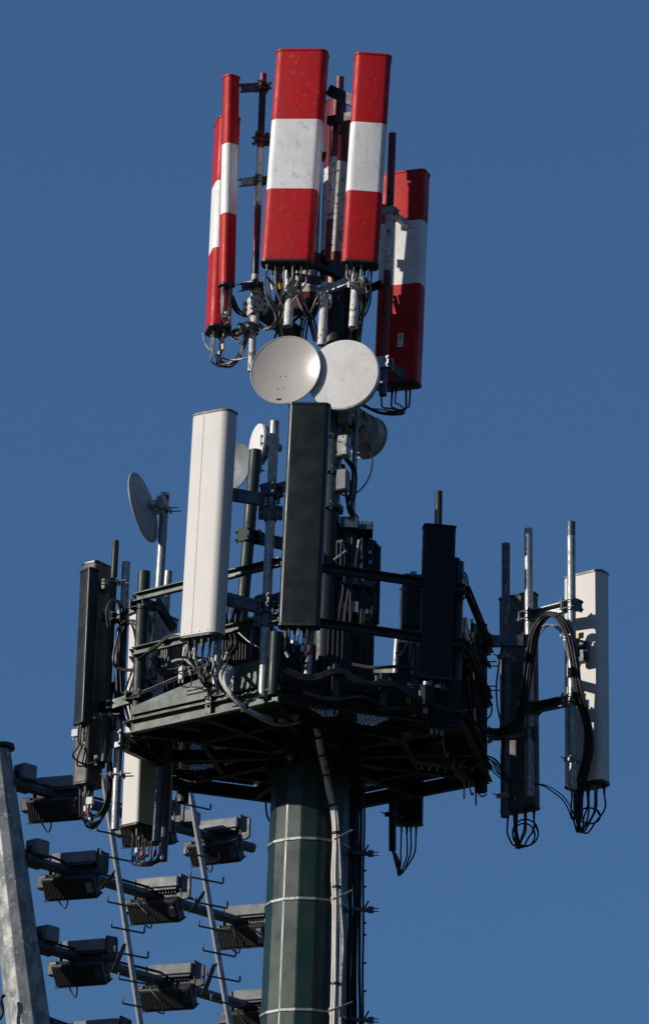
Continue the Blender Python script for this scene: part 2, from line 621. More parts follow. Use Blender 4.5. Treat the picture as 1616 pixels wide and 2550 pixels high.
def rrect(wd, dp, rf, rb, n=7):                 # closed outline, counter-clockwise, front = +y
    out = []
    for cx, cy, r, a0 in ((wd / 2 - rf, dp / 2 - rf, rf, 0), (-wd / 2 + rf, dp / 2 - rf, rf, 90), (-wd / 2 + rb, -dp / 2 + rb, rb, 180), (wd / 2 - rb, -dp / 2 + rb, rb, 270)):
        for i in range(n):
            a = radians(a0 + 90 * i / (n - 1))
            out.append((cx + r * cos(a), cy + r * sin(a)))
    return out


class Frame:
    pass


def panel(label, top, bot, wd, dp, yaw, dy, mats, bands=None, rf=.05, rb=.025, ncon=6, seams=(), capmat=None, name='panel_antenna',
          dyt=None, group='panel antennas on the tower', cat='antenna', botmat='dsteel', blip=True, back=None):
    b, t = W(bot[0], bot[1], dy), W(top[0], top[1], dy if dyt is None else dyt)
    Z = (t - b).normalized()
    nf = az(yaw)
    Yv = (nf - Z * nf.dot(Z)).normalized()
    X = Yv.cross(Z)
    L = (t - b).length
    if abs(yaw) < 90:                           # the given points lie on the face turned to us
        b = b + Vector((0, 1, 0)) * (dp / 2 * cos(radians(yaw)))
    fr = Frame()
    fr.pt = lambda x, y, z: b + X * x + Yv * y + Z * z
    fr.X, fr.Y, fr.Z, fr.L, fr.wd, fr.dp = X, Yv, Z, L, wd, dp
    o = thing(name, label, cat, b, group)
    fr.o = o
    prof = rrect(wd, dp, rf, rb)
    mk = lambda k, z, sh=0: [fr.pt(x * k, y * k, z) for x, y in prof]

    def off(e, z):
        return [fr.pt(x * (wd + 2 * e) / wd, y * (dp + 2 * e) / dp, z) for x, y in prof]
    m = MB()
    zs = [.0] + [L * f for f in (bands or [])] + [L]
    rings, mis = [], []
    for k, z in enumerate(zs):
        rings.append(off(0, z))
        if k < len(zs) - 1:
            mis.append(k % len(mats) if bands else 0)
    m.loft(rings, True, True, mis=mis)
    m.build('radome', mats, o)
    if seams:
        m = MB()
        for sx in seams:
            m.box(fr.pt(sx, dp / 2 + .0004, L / 2), X * .0016, Yv * .0012, Z * (L / 2 - .02))
        m.build('radome_seam', 'dsteel', o, smooth=False)
    cm = capmat or mats[0 if not bands else (len(zs) - 2) % len(mats)]
    m = MB()
    m.loft([off(.001, L - .012), off(.006, L - .008), off(.006, L + .008), off(-.004, L + .016), off(-.03, L + .018)], True, True)
    m.build('top_cap', cm, o)
    m = MB()
    if blip:
        m.loft([off(-.006, -.012), off(.004, -.006), off(.004, .012), off(.001, .016)], True, True)
    m.build('bottom_plate', botmat, o) if blip else None
    # connectors in two staggered rows
    fr.con = []
    if wd > .3:
        for sx in (-.4, -.12, .15, .4):          # fixing screws along the lower edge of the cover
            for sf in (1,) if abs(yaw) < 90 else (-1,):
                m = MB()
                q = fr.pt(sx * (wd - .1), sf * (dp / 2 - .001), .035)
                m.cyl(q, q + Yv * .004 * sf, .0055, n=6)
                m.build('screw', 'dsteel', o)
    for k in range(ncon):
        x = (-.5 + (k + .5) / ncon) * (wd - .08)
        y = (.22 if k % 2 else -.2) * dp
        fr.con.append((x, y))
        m = MB()
        a = fr.pt(x, y, -.011)
        m.cyl(a, a - Z * .03, .014, n=8)
        m.cyl(a - Z * .03, a - Z * .075, .0105, n=8)
        m.build('connector', 'dsteel' if k % 3 else 'rubbish', o)
    if back:                                    # tilt brackets on the back
        for z in back:
            m = MB()
            c = fr.pt(0, -dp / 2 - .03, L * z)
            m.bbox(c, X * .06, Yv * .03, Z * .05, .004)
            for s in (-1, 1):
                m.cyl(c + X * s * .05 - Yv * .0, c + X * s * .05 - Yv * .1, .006, n=6)
            m.build('bracket', 'galv' if 'galv' in (capmat or '') else 'dsteel', o)
    return fr


def jumpers(fr, gather, tail, mt='cable', r=.0075, sag=.18, slack=.05, sleeves=None, only=None, jit=.03):
    """cables from the connectors, drooping to a gather point and on along the tail"""
    G = gather
    for k, (x, y) in enumerate(fr.con):
        if only and k not in only:
            continue
        a = fr.pt(x, y, -.07)
        jv = lambda s: Vector((random.uniform(-s, s), random.uniform(-s, s), random.uniform(-s, s)))
        s2 = sag * random.uniform(.75, 1.25)
        pts = [a, a - fr.Z * .07 + jv(.004)]
        mid = a.lerp(G, .45) - Z3 * s2 * .35 + jv(slack)
        pts += [a - fr.Z * s2 * .55 + (G - a) * .08 + jv(.008), mid, G + jv(jit)]
        pts += [t + jv(jit * .7) for t in tail]
        m = MB()
        m.sweep(pts, r * random.uniform(.85, 1.15))
        c = m.build('cable', mt if isinstance(mt, str) else mt[k % len(mt)], fr.o)
        if sleeves and k % 2 == 0:
            sm = sleeves[(k // 2) % len(sleeves)]
            m = MB()
            P_ = catmull(pts, 6)
            i = random.choice((8, 10, 12))
            dd_ = (P_[i + 1] - P_[i]).normalized()
            m.cyl(P_[i], P_[i] + dd_ * .05, r * 1.9, n=8)
            m.build('marker_sleeve', sm, c)


def uloops(fr, low, up_, mt='cable', r=.008):
    """each cable drops, curls over to the low gather point and climbs away from it"""
    for k, (x, y) in enumerate(fr.con):
        jv = lambda s: Vector((random.uniform(-s, s), random.uniform(-s, s), random.uniform(-s, s)))
        p = fr.pt(x, y, -.07)
        G = low + jv(.02)
        h = max(p.z - G.z, .05)
        kk = random.uniform(.8, 1.25)
        q1 = p - Z3 * h * .45 * kk + jv(.008)
        q2 = p.lerp(G, .32)
        q2.z = G.z + h * .22 / kk
        q3 = p.lerp(G, .72)
        q3.z = G.z - h * .1 * kk
        m = MB()
        m.sweep([p, q1, q2 + jv(.01), q3 + jv(.01), G, G.lerp(up_, .4) + jv(.015), up_ + jv(.02)], r)
        m.build('cable', mt, fr.o)


def cable(label, pts, r=.01, mt='cable', n=1, spread=.02, name='cable', group='loose cables on the tower', ties=None, cat='cable'):
    """a run of n strands; pts = photo pixel x, y and depth"""
    P3 = [W(*p) for p in pts]
    if n == 1:
        m = MB()
        m.sweep(P3, r, n=8)
        o = m.build(name, mt, loc=P3[0])
        return tag(o, label, cat, group)
    o = thing(name, label, cat, P3[0], group)
    for k in range(n):
        a = 2 * pi * k / n
        offs = Vector((cos(a), .4 * sin(a), .6 * sin(a))) * spread
        m = MB()
        m.sweep([p + offs * random.uniform(.6, 1.3) for p in P3], r * random.uniform(.85, 1.1), n=8)
        m.build('strand', mt if isinstance(mt, str) else mt[k % len(mt)], o)
    if ties:
        C = catmull(P3, 12)
        for t in ties:
            i = min(int(t * (len(C) - 2)), len(C) - 2)
            d = (C[i + 1] - C[i]).normalized()
            m = MB()
            m.cyl(C[i] - d * .008, C[i] + d * .008, spread + r * 1.3, n=14)
            m.build('cable_tie', 'cable', o)
    return o


def dish(label, c, nrm, dia, depth=.1, mt='dish', bmt=None, thick=.006, flat=False, drum=0.0, holes=False, name='dish_antenna',
         group='microwave dishes on the tower', mount=None, upr=Z3, bowl=1):
    nrm = nrm.normalized()
    X = upr.cross(nrm).normalized()
    Y = nrm.cross(X)
    R = dia / 2
    o = thing(name, label, 'dish antenna', c, group)
    m = MB()
    n = 56
    K = 12
    if not flat:
        # concave front, convex back
        rings = []
        for k in range(K + 1):
            t = 1 - k / K if k < K else .02
            rings.append(m.ring(c - nrm * depth * (1 - t * t), X, Y, R * t, n))
        m.loft(rings[::-1], True, False)
        m.f = [f for f in m.f]
        m.build('reflector', mt, o)
        m = MB()
        rings = []
        for k in range(K + 1):
            t = 1 - k / K if k < K else .02
            rings.append(m.ring(c - nrm * (depth * (1 - t * t) + thick), X, Y, R * t, n))
        m.loft(rings, False, True)
        m.build('back_shell', bmt or mt, o)
        m = MB()
        rr = []
        for k in range(9):
            a = 2 * pi * k / 8
            rr.append(m.ring(c - nrm * (thick * .5 - .007 * cos(a)), X, Y, R + .002 + .006 * sin(a), n))
        m.loft(rr, False, False)
        m.build('rim', mt, o)
        if holes:
            m = MB()
            for hx, hy in ((-.1, -.06), (-.02, -.06), (-.12, -.25), (-.035, -.25)):
                q = c + X * hx * dia * 1.0 + Y * hy * dia
                t = math.hypot(hx, hy) * 2
                q = q - nrm * depth * (1 - t * t) * 1.0
                m.cyl(q, q + nrm * .004, .005, n=8)
            q = c + X * (-.09 * dia) + Y * (-.43 * dia) - nrm * depth * .22
            m.bbox(q, X * .02, Y * .009, nrm * .006, .004)
            m.build('bolt_hole', 'black', o)
    else:
        m = MB()
        rr = [m.ring(c - nrm * .02, X, Y, R, n), m.ring(c, X, Y, R - .003, n)]
        for k in range(1, 6):
            rr.append(m.ring(c + nrm * (.012 * k / 5), X, Y, R * (1 - k / 5 * .98), n))
        m.loft(rr, True, True)
        m.build('radome', mt, o)
        m = MB()
        m.loft([m.ring(c - nrm * drum, X, Y, R * .97, n), m.ring(c - nrm * (drum - .01), X, Y, R * .985, n), m.ring(c - nrm * .022, X, Y, R * .985, n)], True, True)
        m.loft([m.ring(c - nrm * (drum + .09), X, Y, R * .3, n), m.ring(c - nrm * drum, X, Y, R * .93, n)], True, True)
        m.build('shroud', bmt or mt, o)
        m = MB()
        m.loft([m.ring(c - nrm * .03, X, Y, R * .99, n), m.ring(c - nrm * .03, X, Y, R + .006, n), m.ring(c - nrm * .006, X, Y, R + .006, n), m.ring(c - nrm * .006, X, Y, R * .985, n)], False, False)
        m.build('rim', mt, o)
    # mount on the back
    m = MB()
    hub = c - nrm * (max(depth + thick if not flat else drum + .08, .03) + .012)
    m.cyl(hub, hub - nrm * .07, .04, .035, n=12)
    if mount is not None:
        m.bbox(hub.lerp(mount, .5), (mount - hub) * .5, Y * .04, (mount - hub).cross(Y).normalized() * .022, .004)
        clampmesh(m, mount, .04, (mount - hub), hh=.055)
    else:
        m.bbox(hub - nrm * .1, X * .05, Y * .06, nrm * .03, .01)
    m.build('mount', 'galv', o)
    return o


def radio(label, c, yaw, wd=.3, hh=.42, dp=.16, mt='dradio', group='radio units on the platform', nc=4, cab=True):
    o = thing('radio_unit', label, 'radio unit', c - Z3 * hh / 2, group)
    nf = az(yaw)
    X = nf.cross(Z3)
    m = MB()
    m.bbox(c, X * wd / 2, nf * dp / 2 * .6, Z3 * hh / 2, .012)
    m.build('housing', mt, o)
    m = MB()
    k = 9
    for i in range(k):
        x = (-.5 + (i + .5) / k) * (wd - .02)
        m.box(c + X * x + nf * (dp * .3 + .02), X * .004, nf * .02, Z3 * (hh / 2 - .02))
    m.build('heat_sink', mt, o, smooth=False)
    for i in range(nc):
        a = c + X * ((-.5 + (i + .5) / nc) * (wd - .06)) - Z3 * hh / 2
        m = MB()
        m.cyl(a, a - Z3 * .05, .013, n=8)
        m.build('connector', 'rubbish', o)
        if cab and c.z > ZP + .35:
            m = MB()
            e = a + Vector((random.uniform(-.15, .15), random.uniform(0, .15), random.uniform(-.35, -.2)))
            m.sweep([a - Z3 * .04, a - Z3 * .14, a.lerp(e, .6) + Vector((0, 0, -.12)), e], .008)
            m.build('cable', random.choice(['cable', 'cable', 'gcable']), o)
    m = MB()
    m.bbox(c - nf * (dp * .3 + .03), X * .05, nf * .03, Z3 * hh * .3, .005)
    m.cyl(c + Z3 * (hh / 2), c + Z3 * (hh / 2 + .03), .03, n=10)
    m.build('bracket', 'galv', o)
    return o

# ================================================================== upper mast
RW = ['red', 'white', 'red']
mp_, mq_ = P(0, 0, .1), W(848, 300, 0)
mastb = W(803, 1760, 0)
mo = thing('upper_mast', 'central steel mast rising from the platform, weathered red and white near its top', 'mast', mastb)
m = MB()
m.pipe(mastb, mq_, .1, n=24, bands=[(.33, 1), (.6, 2), (.7, 3), (.76, 4), (.92, 3)])
m.build('tube', ['dsteel', 'dgalv', 'dsteel', 'dred', 'dwhite'], mo)
MK = (mastb, mq_, .1)
PIPES['mast'] = MK
for py in (1010, 1090, 1180, 1270):
    c = on('mast', py)
    m = MB()
    m.cyl(c - Z3 * .02, c + Z3 * .02, .135, n=24)
    for i in range(8):
        q = c + az(45 * i + 10) * .12
        m.cyl(q - Z3 * .04, q + Z3 * .04, .012, n=6)
    m.build('flange', 'dgalv', mo)
for k, py in enumerate((1040, 1120, 1205)):      # junction boxes bolted to the mast
    c = on('mast', py) + az(70) * .13 + az(0) * .04
    m = MB()
    m.bbox(c, az(70) * .05, az(160) * .055, Z3 * .1, .01)
    m.build('junction_box', 'rubbish' if k != 1 else 'grimy', mo)

# ================================================================== upper pipes
G1 = 'painted pipes of the upper cluster'
pipe('P1', 'slim red black and white pipe between the edge on antenna and the widest one', (656, 184), (626, 925), 18, -.22, dyb=-.1,
     bands=[(0, 'dwhite'), (.32, 'dsteel'), (.4, 'dred'), (.55, 'dwhite'), (.745, 'dred'), (.80, 'dsteel'), (.965, 'dred')], group=G1)
pipe('P1s', 'stout whitewashed sleeve pipe clamped round the lower end of the slim black pipe', (640, 720), (632, 832), 25, -.12, mt='dwhite', group=G1)
pipe('P2', 'thin red and white striped pipe standing between the two front red and white antennas', (838, 300), (815, 655), 18, -.3,
     bands=[(0, 'dred'), (.3, 'dwhite'), (.735, 'dred')], group=G1)
pipe('P2t', 'short red topped pipe peeking up between the tops of the two front antennas', (847, 193), (840, 330), 21, -.1, mt='dred', group=G1)
pipe('P2b', 'whitewashed pipe hanging below the small cross bracket above the two round dishes', (810, 705), (801, 860), 23, -.3, mt='dwhite', group=G1)
pipe('P3', 'tall red and white pipe in front of the half shaded rear red and white antenna', (977, 333), (953, 985), 20, -.05,
     bands=[(0, 'dgalv'), (.12, 'dred'), (.47, 'dwhite'), (.71, 'dsteel'), (.775, 'dred')], group=G1)
pipe('P3b', 'white pipe stub poking out under the wide front red and white antenna', (728, 640), (717, 812), 23, -.34, mt='dwhite', group=G1)
pipe('P4b', 'white pipe stub poking out under the front red and white antenna nearer the striped pipe', (890, 640), (879, 815), 23, -.6, mt='dwhite', group=G1)
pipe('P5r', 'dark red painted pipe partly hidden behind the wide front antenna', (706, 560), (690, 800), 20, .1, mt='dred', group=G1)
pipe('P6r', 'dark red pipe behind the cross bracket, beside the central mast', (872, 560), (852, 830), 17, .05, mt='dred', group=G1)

# ================================================================== upper antennas
GA = 'red and white banded panel antennas'
A3 = panel('widest red white and red panel antenna, front of the upper cluster and the tallest', (754, 124), (716, 648), .475, .2, -8, -.55,
           ['red', 'white', 'red'], bands=[.337, .667], rf=.065, rb=.05, ncon=10, group=GA, name='banded_antenna')
A4 = panel('red white and red panel antenna just beside the widest one, its cap slightly lower', (929, 134), (896, 650), .335, .19, 2, -.78,
           ['red', 'white', 'red'], bands=[.335, .665], rf=.06, rb=.045, ncon=8, group=GA, name='banded_antenna')
A1 = panel('slim red white and red antenna seen edge on beside the slim black pipe', (575, 190), (563, 708), .125, .13, -52, -.39,
           ['red', 'white', 'red'], bands=[.335, .67], rf=.045, rb=.02, ncon=4, group=GA, seams=(.03,), name='banded_antenna')
A2 = panel('narrow red white and red antenna half hidden behind the slim edge on one', (566, 305), (543, 822), .3, .2, -78, -.05,
           ['red', 'white', 'red'], bands=[.368, .69], rf=.06, rb=.04, ncon=5, group=GA, name='banded_antenna')
A5 = panel('big rear red white and red antenna, lower than the rest, with white label', (1012, 438), (990, 962), .43, .19, 158, .485,
           ['red', 'white', 'red'], bands=[.46, .76], rf=.06, rb=.04, ncon=5, group=GA, name='banded_antenna')
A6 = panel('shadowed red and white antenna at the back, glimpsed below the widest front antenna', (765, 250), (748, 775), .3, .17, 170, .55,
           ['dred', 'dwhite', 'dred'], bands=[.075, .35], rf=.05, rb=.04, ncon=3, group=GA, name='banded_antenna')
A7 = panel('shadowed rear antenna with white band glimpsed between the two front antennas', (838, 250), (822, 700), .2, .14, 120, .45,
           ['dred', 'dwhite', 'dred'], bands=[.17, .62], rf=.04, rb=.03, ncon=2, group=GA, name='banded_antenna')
# label sticker on the rear antenna
c = W(979, 866, .32)
m = MB()
b5 = A5.pt(0.045 + .0, -.0965, .42)
m.box(b5, A5.X * .028, A5.Y * .0012, A5.Z * .068)
st = m.build('label_sticker', 'sleeve', A5.o, smooth=False)
m = MB()
for i in range(6):
    m.box(b5 - A5.Y * .0014 + A5.Z * (.045 - i * .011) , A5.X * random.uniform(.012, .02), A5.Y * .0008, A5.Z * .0016)
for i in (-1, 0, 1):
    m.box(b5 - A5.Y * .0014 + A5.Z * -.045 + A5.X * .012 * i, A5.X * .003, A5.Y * .0008, A5.Z * .004)
m.build('printed_lines', 'black', st, smooth=False)

# brackets between pipes and antennas
GB = 'brackets of the upper cluster'
for py, lab in ((216, 'top'), (451, 'middle'), (712, 'bottom')):
    a = W(595, py + 4, -.3)
    b = on('P1', py)
    arm('%s of the brackets tying the slim edge on antenna to the slim black pipe' % lab, a, b, h=.07, wd=.06, mt='dgalv', rp_=0, rq=.033, clamps=(0, 1), group=GB)
arm('galvanised bracket joining the half hidden antenna to the whitewashed sleeve pipe', W(575, 835, -.05), W(620, 815, -.2), h=.06, wd=.05, mt='dgalv', rp_=0, rq=.04, clamps=(0, 1), group=GB)
arm('dark beam joining the tops of the two front antennas', W(818, 224, -.36), W(888, 256, -.5), h=.1, wd=.06, rp_=0, rq=0, clamps=(0, 0), group=GB)
arm('dark plate bracket below the top beam between the two front antennas', W(815, 303, -.36), W(880, 290, -.5), h=.08, wd=.06, rp_=0, rq=0, clamps=(0, 0), group=GB)
arm('dark box beam crossing between the lower ends of the two front antennas', W(775, 645, -.35), W(850, 680, -.1), h=.13, wd=.08, rp_=0, rq=0, clamps=(0, 0), group=GB)
arm('galvanised cross bracket on top of the whitewashed hanging pipe', W(800, 728, -.3), W(868, 700, -.42), h=.07, wd=.05, mt='galv', rp_=.0, rq=0, clamps=(1, 0), group=GB)
arm('small bracket tying the wide front antenna back to the mast', W(735, 690, -.4), W(800, 700, -.1), h=.07, wd=.05, mt='dgalv', rp_=0, rq=0.0, clamps=(0, 0), group=GB)
arm('long dark arm from the white clamp down to the mast above the dishes', on('P1s', 765), W(745, 838, .05), h=.14, wd=.09, rp_=.05, rq=0, clamps=(1, 0), group=GB, cm='dwhite')
o = thing('clamp', 'bright white bolted clamp round the whitewashed sleeve pipe', 'clamp', on('P1s', 762), GB)
m = MB()
c = on('P1s', 762)
m.cyl(c - Z3 * .065, c + Z3 * .065, .053, n=20)
m.bbox(c + az(80) * .08 + az(0) * .02, az(80) * .04, az(-10) * .006, Z3 * .06, .003)
m.bbox(c - az(80) * .08 + az(180) * .02, az(80) * .04, az(-10) * .006, Z3 * .06, .003)
m.build('collar', 'dwhite', o)
m = MB()
for s in (-1, 1):
    for zz in (-.03, .03):
        q = c + az(80) * .09 * s + az(0) * .02 * s + Z3 * zz
        m.cyl(q, q + az(-10) * .03, .012, n=6)
m.build('bolt', 'dsteel', o)
arm('upper galvanised clamp arm between the tall red and white pipe and the rear antenna', on('P3', 527), W(1022, 566, .28), h=.05, wd=.05, mt='galv', rp_=.035, rq=0, clamps=(1, 0), group=GB)
arm('lower dark clamp arm between the tall red and white pipe and the rear antenna', on('P3', 905), W(1000, 935, .28), h=.09, wd=.06, rp_=.035, rq=0, clamps=(1, 0), group=GB, cm='galv')
arm('dark stay from the tall red and white pipe back to the mast', on('P3', 700), W(880, 735, .0), h=.06, wd=.05, rp_=.035, rq=0, clamps=(0, 0), group=GB)
arm('dark stay from the mast to the lower end of the tall red and white pipe', on('P3', 930), W(842, 905, .0), h=.06, wd=.05, rp_=.035, rq=0, clamps=(0, 0), group=GB)
arm('dark stay from the slim black pipe back to the mast behind the wide antenna', on('P1', 345), W(838, 400, .0), h=.08, wd=.05, mt='dred', rp_=.035, rq=.1, clamps=(1, 0), group=GB, cm='dsteel')

# cables of the upper cluster
random.seed(3)
gm = ['gcable', 'cable', 'gcable', 'gcable', 'cable']
jumpers(A3, W(702, 775, -.3), [W(696, 820, -.15), W(712, 860, -.05)], mt=gm, sag=.14, r=.0085, sleeves=['sleeve', 'yellow'], slack=.03)
jumpers(A4, W(905, 742, -.6), [W(902, 785, -.3), W(893, 850, 0)], mt=gm, sag=.14, r=.0085, sleeves=['yellow', 'sleeve'], slack=.03)
jumpers(A1, W(560, 812, -.1), [W(595, 850, -.1), W(620, 810, -.05), W(628, 770, 0)], mt=['gcable', 'gcable', 'cable'], sag=.3, r=.009, sleeves=['sleeve'])
jumpers(A2, W(545, 905, .05), [W(585, 905, 0), W(605, 870, 0), W(628, 800, .05)], mt=['cable', 'gcable'], sag=.2, r=.009, sleeves=['sleeve'])
jumpers(A5, W(1000, 1022, .2), [W(950, 1024, .1), W(905, 1010, .05), W(870, 985, 0)], mt=['cable', 'cable', 'gcable'], sag=.22, r=.01, slack=.02)
GC = 'cables of the upper cluster'
cable('pale cable swinging from the half hidden antenna to the slim black pipe', [(505, 830, .1), (520, 868, .05), (565, 895, 0), (615, 892, -.1), (640, 885, 0)], .009, 'gcable', group=GC)
cable('bundle of black cables looping between the dishes and the cross bracket', [(800, 740, -.1), (775, 770, -.1), (758, 800, -.05), (752, 850, 0), (765, 880, 0)], .009, ['cable', 'gcable', 'cable'], n=5, spread=.03, group=GC)
cable('black cables arching from the mast down behind the round dish', [(835, 690, 0), (790, 745, .05), (735, 790, .1), (700, 830, .1), (690, 880, .1)], .01, 'cable', n=4, spread=.04, group=GC)
cable('black cables arching up over the wide front antenna stub pipe', [(650, 720, -.1), (680, 770, -.1), (720, 735, 0), (760, 760, 0), (790, 850, 0)], .009, ['cable', 'gcable'], n=4, spread=.03, group=GC)
cable('thick black cable trunk running down inside the upper cluster', [(800, 640, .1), (835, 730, .1), (842, 800, .1), (840, 900, .1), (836, 1010, .1), (826, 1160, .1), (822, 1300, .1)], .016, 'cable', n=7, spread=.07, group=GC)
cable('black cables strung between the edge on antenna and the slim black pipe', [(575, 735, -.15), (590, 770, -.1), (612, 785, -.1), (636, 770, -.05), (660, 790, 0), (700, 800, .1)], .009, ['cable', 'gcable', 'cable'], n=4, spread=.03, group=GC)
cable('pale cables looping under the widest antenna toward the slim black pipe', [(662, 690, -.4), (668, 740, -.3), (690, 790, -.2), (668, 820, -.15), (640, 800, -.05), (632, 760, 0)], .008, 'gcable', n=3, spread=.02, group=GC)
cable('knot of grey cables hanging between the two stub pipes', [(740, 700, -.25), (748, 745, -.2), (775, 790, -.15), (795, 745, -.1), (815, 715, -.05), (840, 760, 0), (850, 820, .05)], .009, ['gcable', 'cable', 'gcable'], n=5, spread=.03, group=GC)
cable('dark cables dropping behind the stub pipe nearest the tall striped pipe', [(905, 690, -.4), (918, 735, -.3), (905, 775, -.2), (890, 800, -.1), (878, 850, 0)], .009, ['cable', 'cable', 'gcable'], n=4, spread=.025, group=GC)
for i_, (x_, y_, d_) in enumerate(((668, 765, .05), (765, 760, .1), (835, 735, -.05), (905, 715, -.15))):
    c_ = W(x_, y_, d_)
    o = thing('junction_box', ['grey junction box tucked behind the white clamp', 'grey junction box hanging between the two stub pipes', 'small junction box by the galvanised cross bracket', 'small junction box behind the cables of the lower capped front antenna'][i_], 'junction box', c_, GC)
    m = MB()
    m.bbox(c_, az(-20).cross(Z3) * .05, az(-20) * .035, Z3 * .07, .008)
    m.build('housing', ('rubbish', 'dradio', 'grimy', 'rubbish')[i_], o)
    m = MB()
    for s in (-1, 1):
        q_ = c_ + az(-20).cross(Z3) * .025 * s - Z3 * .07
        m.cyl(q_, q_ - Z3 * .035, .012, n=8)
    m.build('gland', 'dsteel', o)
o = thing('equipment_box', 'dark box of amplifiers on the mast between the two front antenna stubs', 'equipment box', W(862, 850, .12), GC)
m = MB()
m.bbox(W(862, 780, .15), az(10) * .14, az(100) * .08, Z3 * .28, .015)
m.build('housing', 'dradio', o)
m = MB()
for i in range(6):
    m.box(W(862, 780, .15) + az(100) * (i * .026 - .065) + az(10) * .15, az(10) * .012, az(100) * .003, Z3 * .24)
m.build('heat_sink', 'dradio', o, smooth=False)

# ================================================================== dishes
d1 = dish('glossy ivory round dish facing out in front of the flat white one', W(711, 921, -.32), (az(-17) + Z3 * -.0).normalized(), .648, depth=.055, mt='dish', holes=True, mount=W(756, 915, -.1))
d2 = dish('big flat white round antenna with scuffed face behind the ivory dish', W(853, 932, -.425), az(-15), .66, flat=True, drum=.11, mt='radome', bmt='grimy', mount=W(835, 920, .0))
d3 = dish('small white dish seen nearly edge on above the dark green panel', W(638, 1106, .1), az(-68), .37, flat=True, drum=.08, mt='radome', bmt='grimy', mount=W(672, 1100, .0))
d4 = dish('small grey dish peeking out from behind the tall white panel', W(588, 1162, .0), az(-50), .41, depth=.06, mt='lamp', bmt='dsteel', mount=W(630, 1165, .1))
n5 = (rgt * -.93 + upv * -.27 + fwd * .25)
d5 = dish('grey offset dish seen from behind on top of its own galvanised pipe', W(356, 1264, -.3), n5, .64, depth=.07, mt='gdish', bmt='gdish', upr=upv)
m = MB()
for s in (-1, 1):
    a = W(372, 1275, -.2) + Z3 * .0 + upv * .12 * s
    b = W(372, 1330, -.2)
m.bbox(W(380, 1293, -.22), rgt * .012, upv * .13, fwd * .02, .004)
m.bbox(W(392, 1276, -.22), rgt * .05, upv * .02, fwd * .02, .004)
m.bbox(W(375, 1320, -.22), rgt * .045, upv * .016, fwd * .02, .004)
m.build('back_bracket', 'galv', d5)
d6 = dish('grimy drum antenna seen from behind beside the thin upright tube', W(884, 1068, .45), Vector((.28, .93, .12)), .36, flat=True, drum=.16, mt='grimy', bmt='grimy', mount=W(850, 1080, .1))
d7 = dish('darker drum antenna overlapping behind the grimy drum', W(918, 1092, .6), Vector((.5, .8, .0)), .4, flat=True, drum=.16, mt='gdish', bmt='gdish', mount=W(860, 1090, .1))

# thin tube to the right of the mast, with collar rings carrying radios
pipe('T1', 'thin galvanised upright tube passing in front of the drum antennas', (889, 1000), (876, 1312), 14, .2, mt='galv', group='thin tubes of the mast')
pipe('T2', 'thin dark tube running up beside the cross bracket', (897, 640), (889, 1000), 12, .2, mt='dgalv', group='thin tubes of the mast')
arm('short pale step bracket between the mast and the thin galvanised tube', W(838, 1208, .1), on('T1', 1205), h=.07, wd=.05, mt='galv', rp_=0, rq=.03, clamps=(0, 0), group='thin tubes of the mast')
cable('single black cable drooping in a wide loop under the drum antennas', [(918, 1110, .4), (927, 1150, .35), (918, 1190, .3), (895, 1222, .25), (862, 1235, .2), (838, 1220, .15), (822, 1190, .1)], .0075, 'cable')
cable('black cables criss crossing behind the thin galvanised tube', [(850, 1010, .1), (868, 1045, .15), (880, 1080, .2), (858, 1130, .15), (880, 1170, .15), (876, 1230, .12), (868, 1262, .1), (884, 1290, .15)], .011, 'cable', n=3, spread=.025)
cable('black hose kinked beside the foot of the thin galvanised tube', [(842, 1180, .1), (856, 1160, .1), (862, 1232, .1), (868, 1262, .12), (880, 1275, .15)], .014, 'cable')
for i, (yy, mt) in enumerate(((1322, 'dgalv'), (1463, 'dgalv'), (1532, 'grimy'))):
    c = W(874, yy, .1)
    o = thing('collar_ring', ['topmost toothed steel collar plate below the thin galvanised tube', 'middle steel collar plate round the equipment column', 'lowest steel collar plate with cable ends hanging off it'][i], 'collar', c, 'steel collars of the equipment column')
    m = MB()
    m.bbox(c, r0 * .19, Vector((0, 1, 0)) * .12, Z3 * .028, .008)
    m.build('plate', mt, o)
    m = MB()
    m.bbox(c + Vector((-.02, -.13, .03)), r0 * .085, Vector((0, 1, 0)) * .02, Z3 * .055, .02)
    m.build('clamp_block', mt if i != 2 else 'galv', o)
    m = MB()
    for k in range(14):
        q = c + r0 * (-.18 + k * .0275) + Vector((0, -.12, .03))
        m.cyl(q, q + Z3 * .022, .007, n=6)
    for s in (-1, 1):
        m.bbox(c + r0 * .19 * s, r0 * .006, Vector((0, 1, 0)) * .1, Z3 * .06, .003)
    m.build('bolt', 'dsteel', o)
ec = W(868, 1500, .12)
o = thing('equipment_column', 'dark upright column packed with stacked radio boxes beside the dark green panel', 'equipment', W(855, 1735, .12), None)
m = MB()
m.cyl(W(846, 1740, .12), W(866, 1322, .12), .13, .115, n=16)
m.build('core_tube', 'dsteel', o)
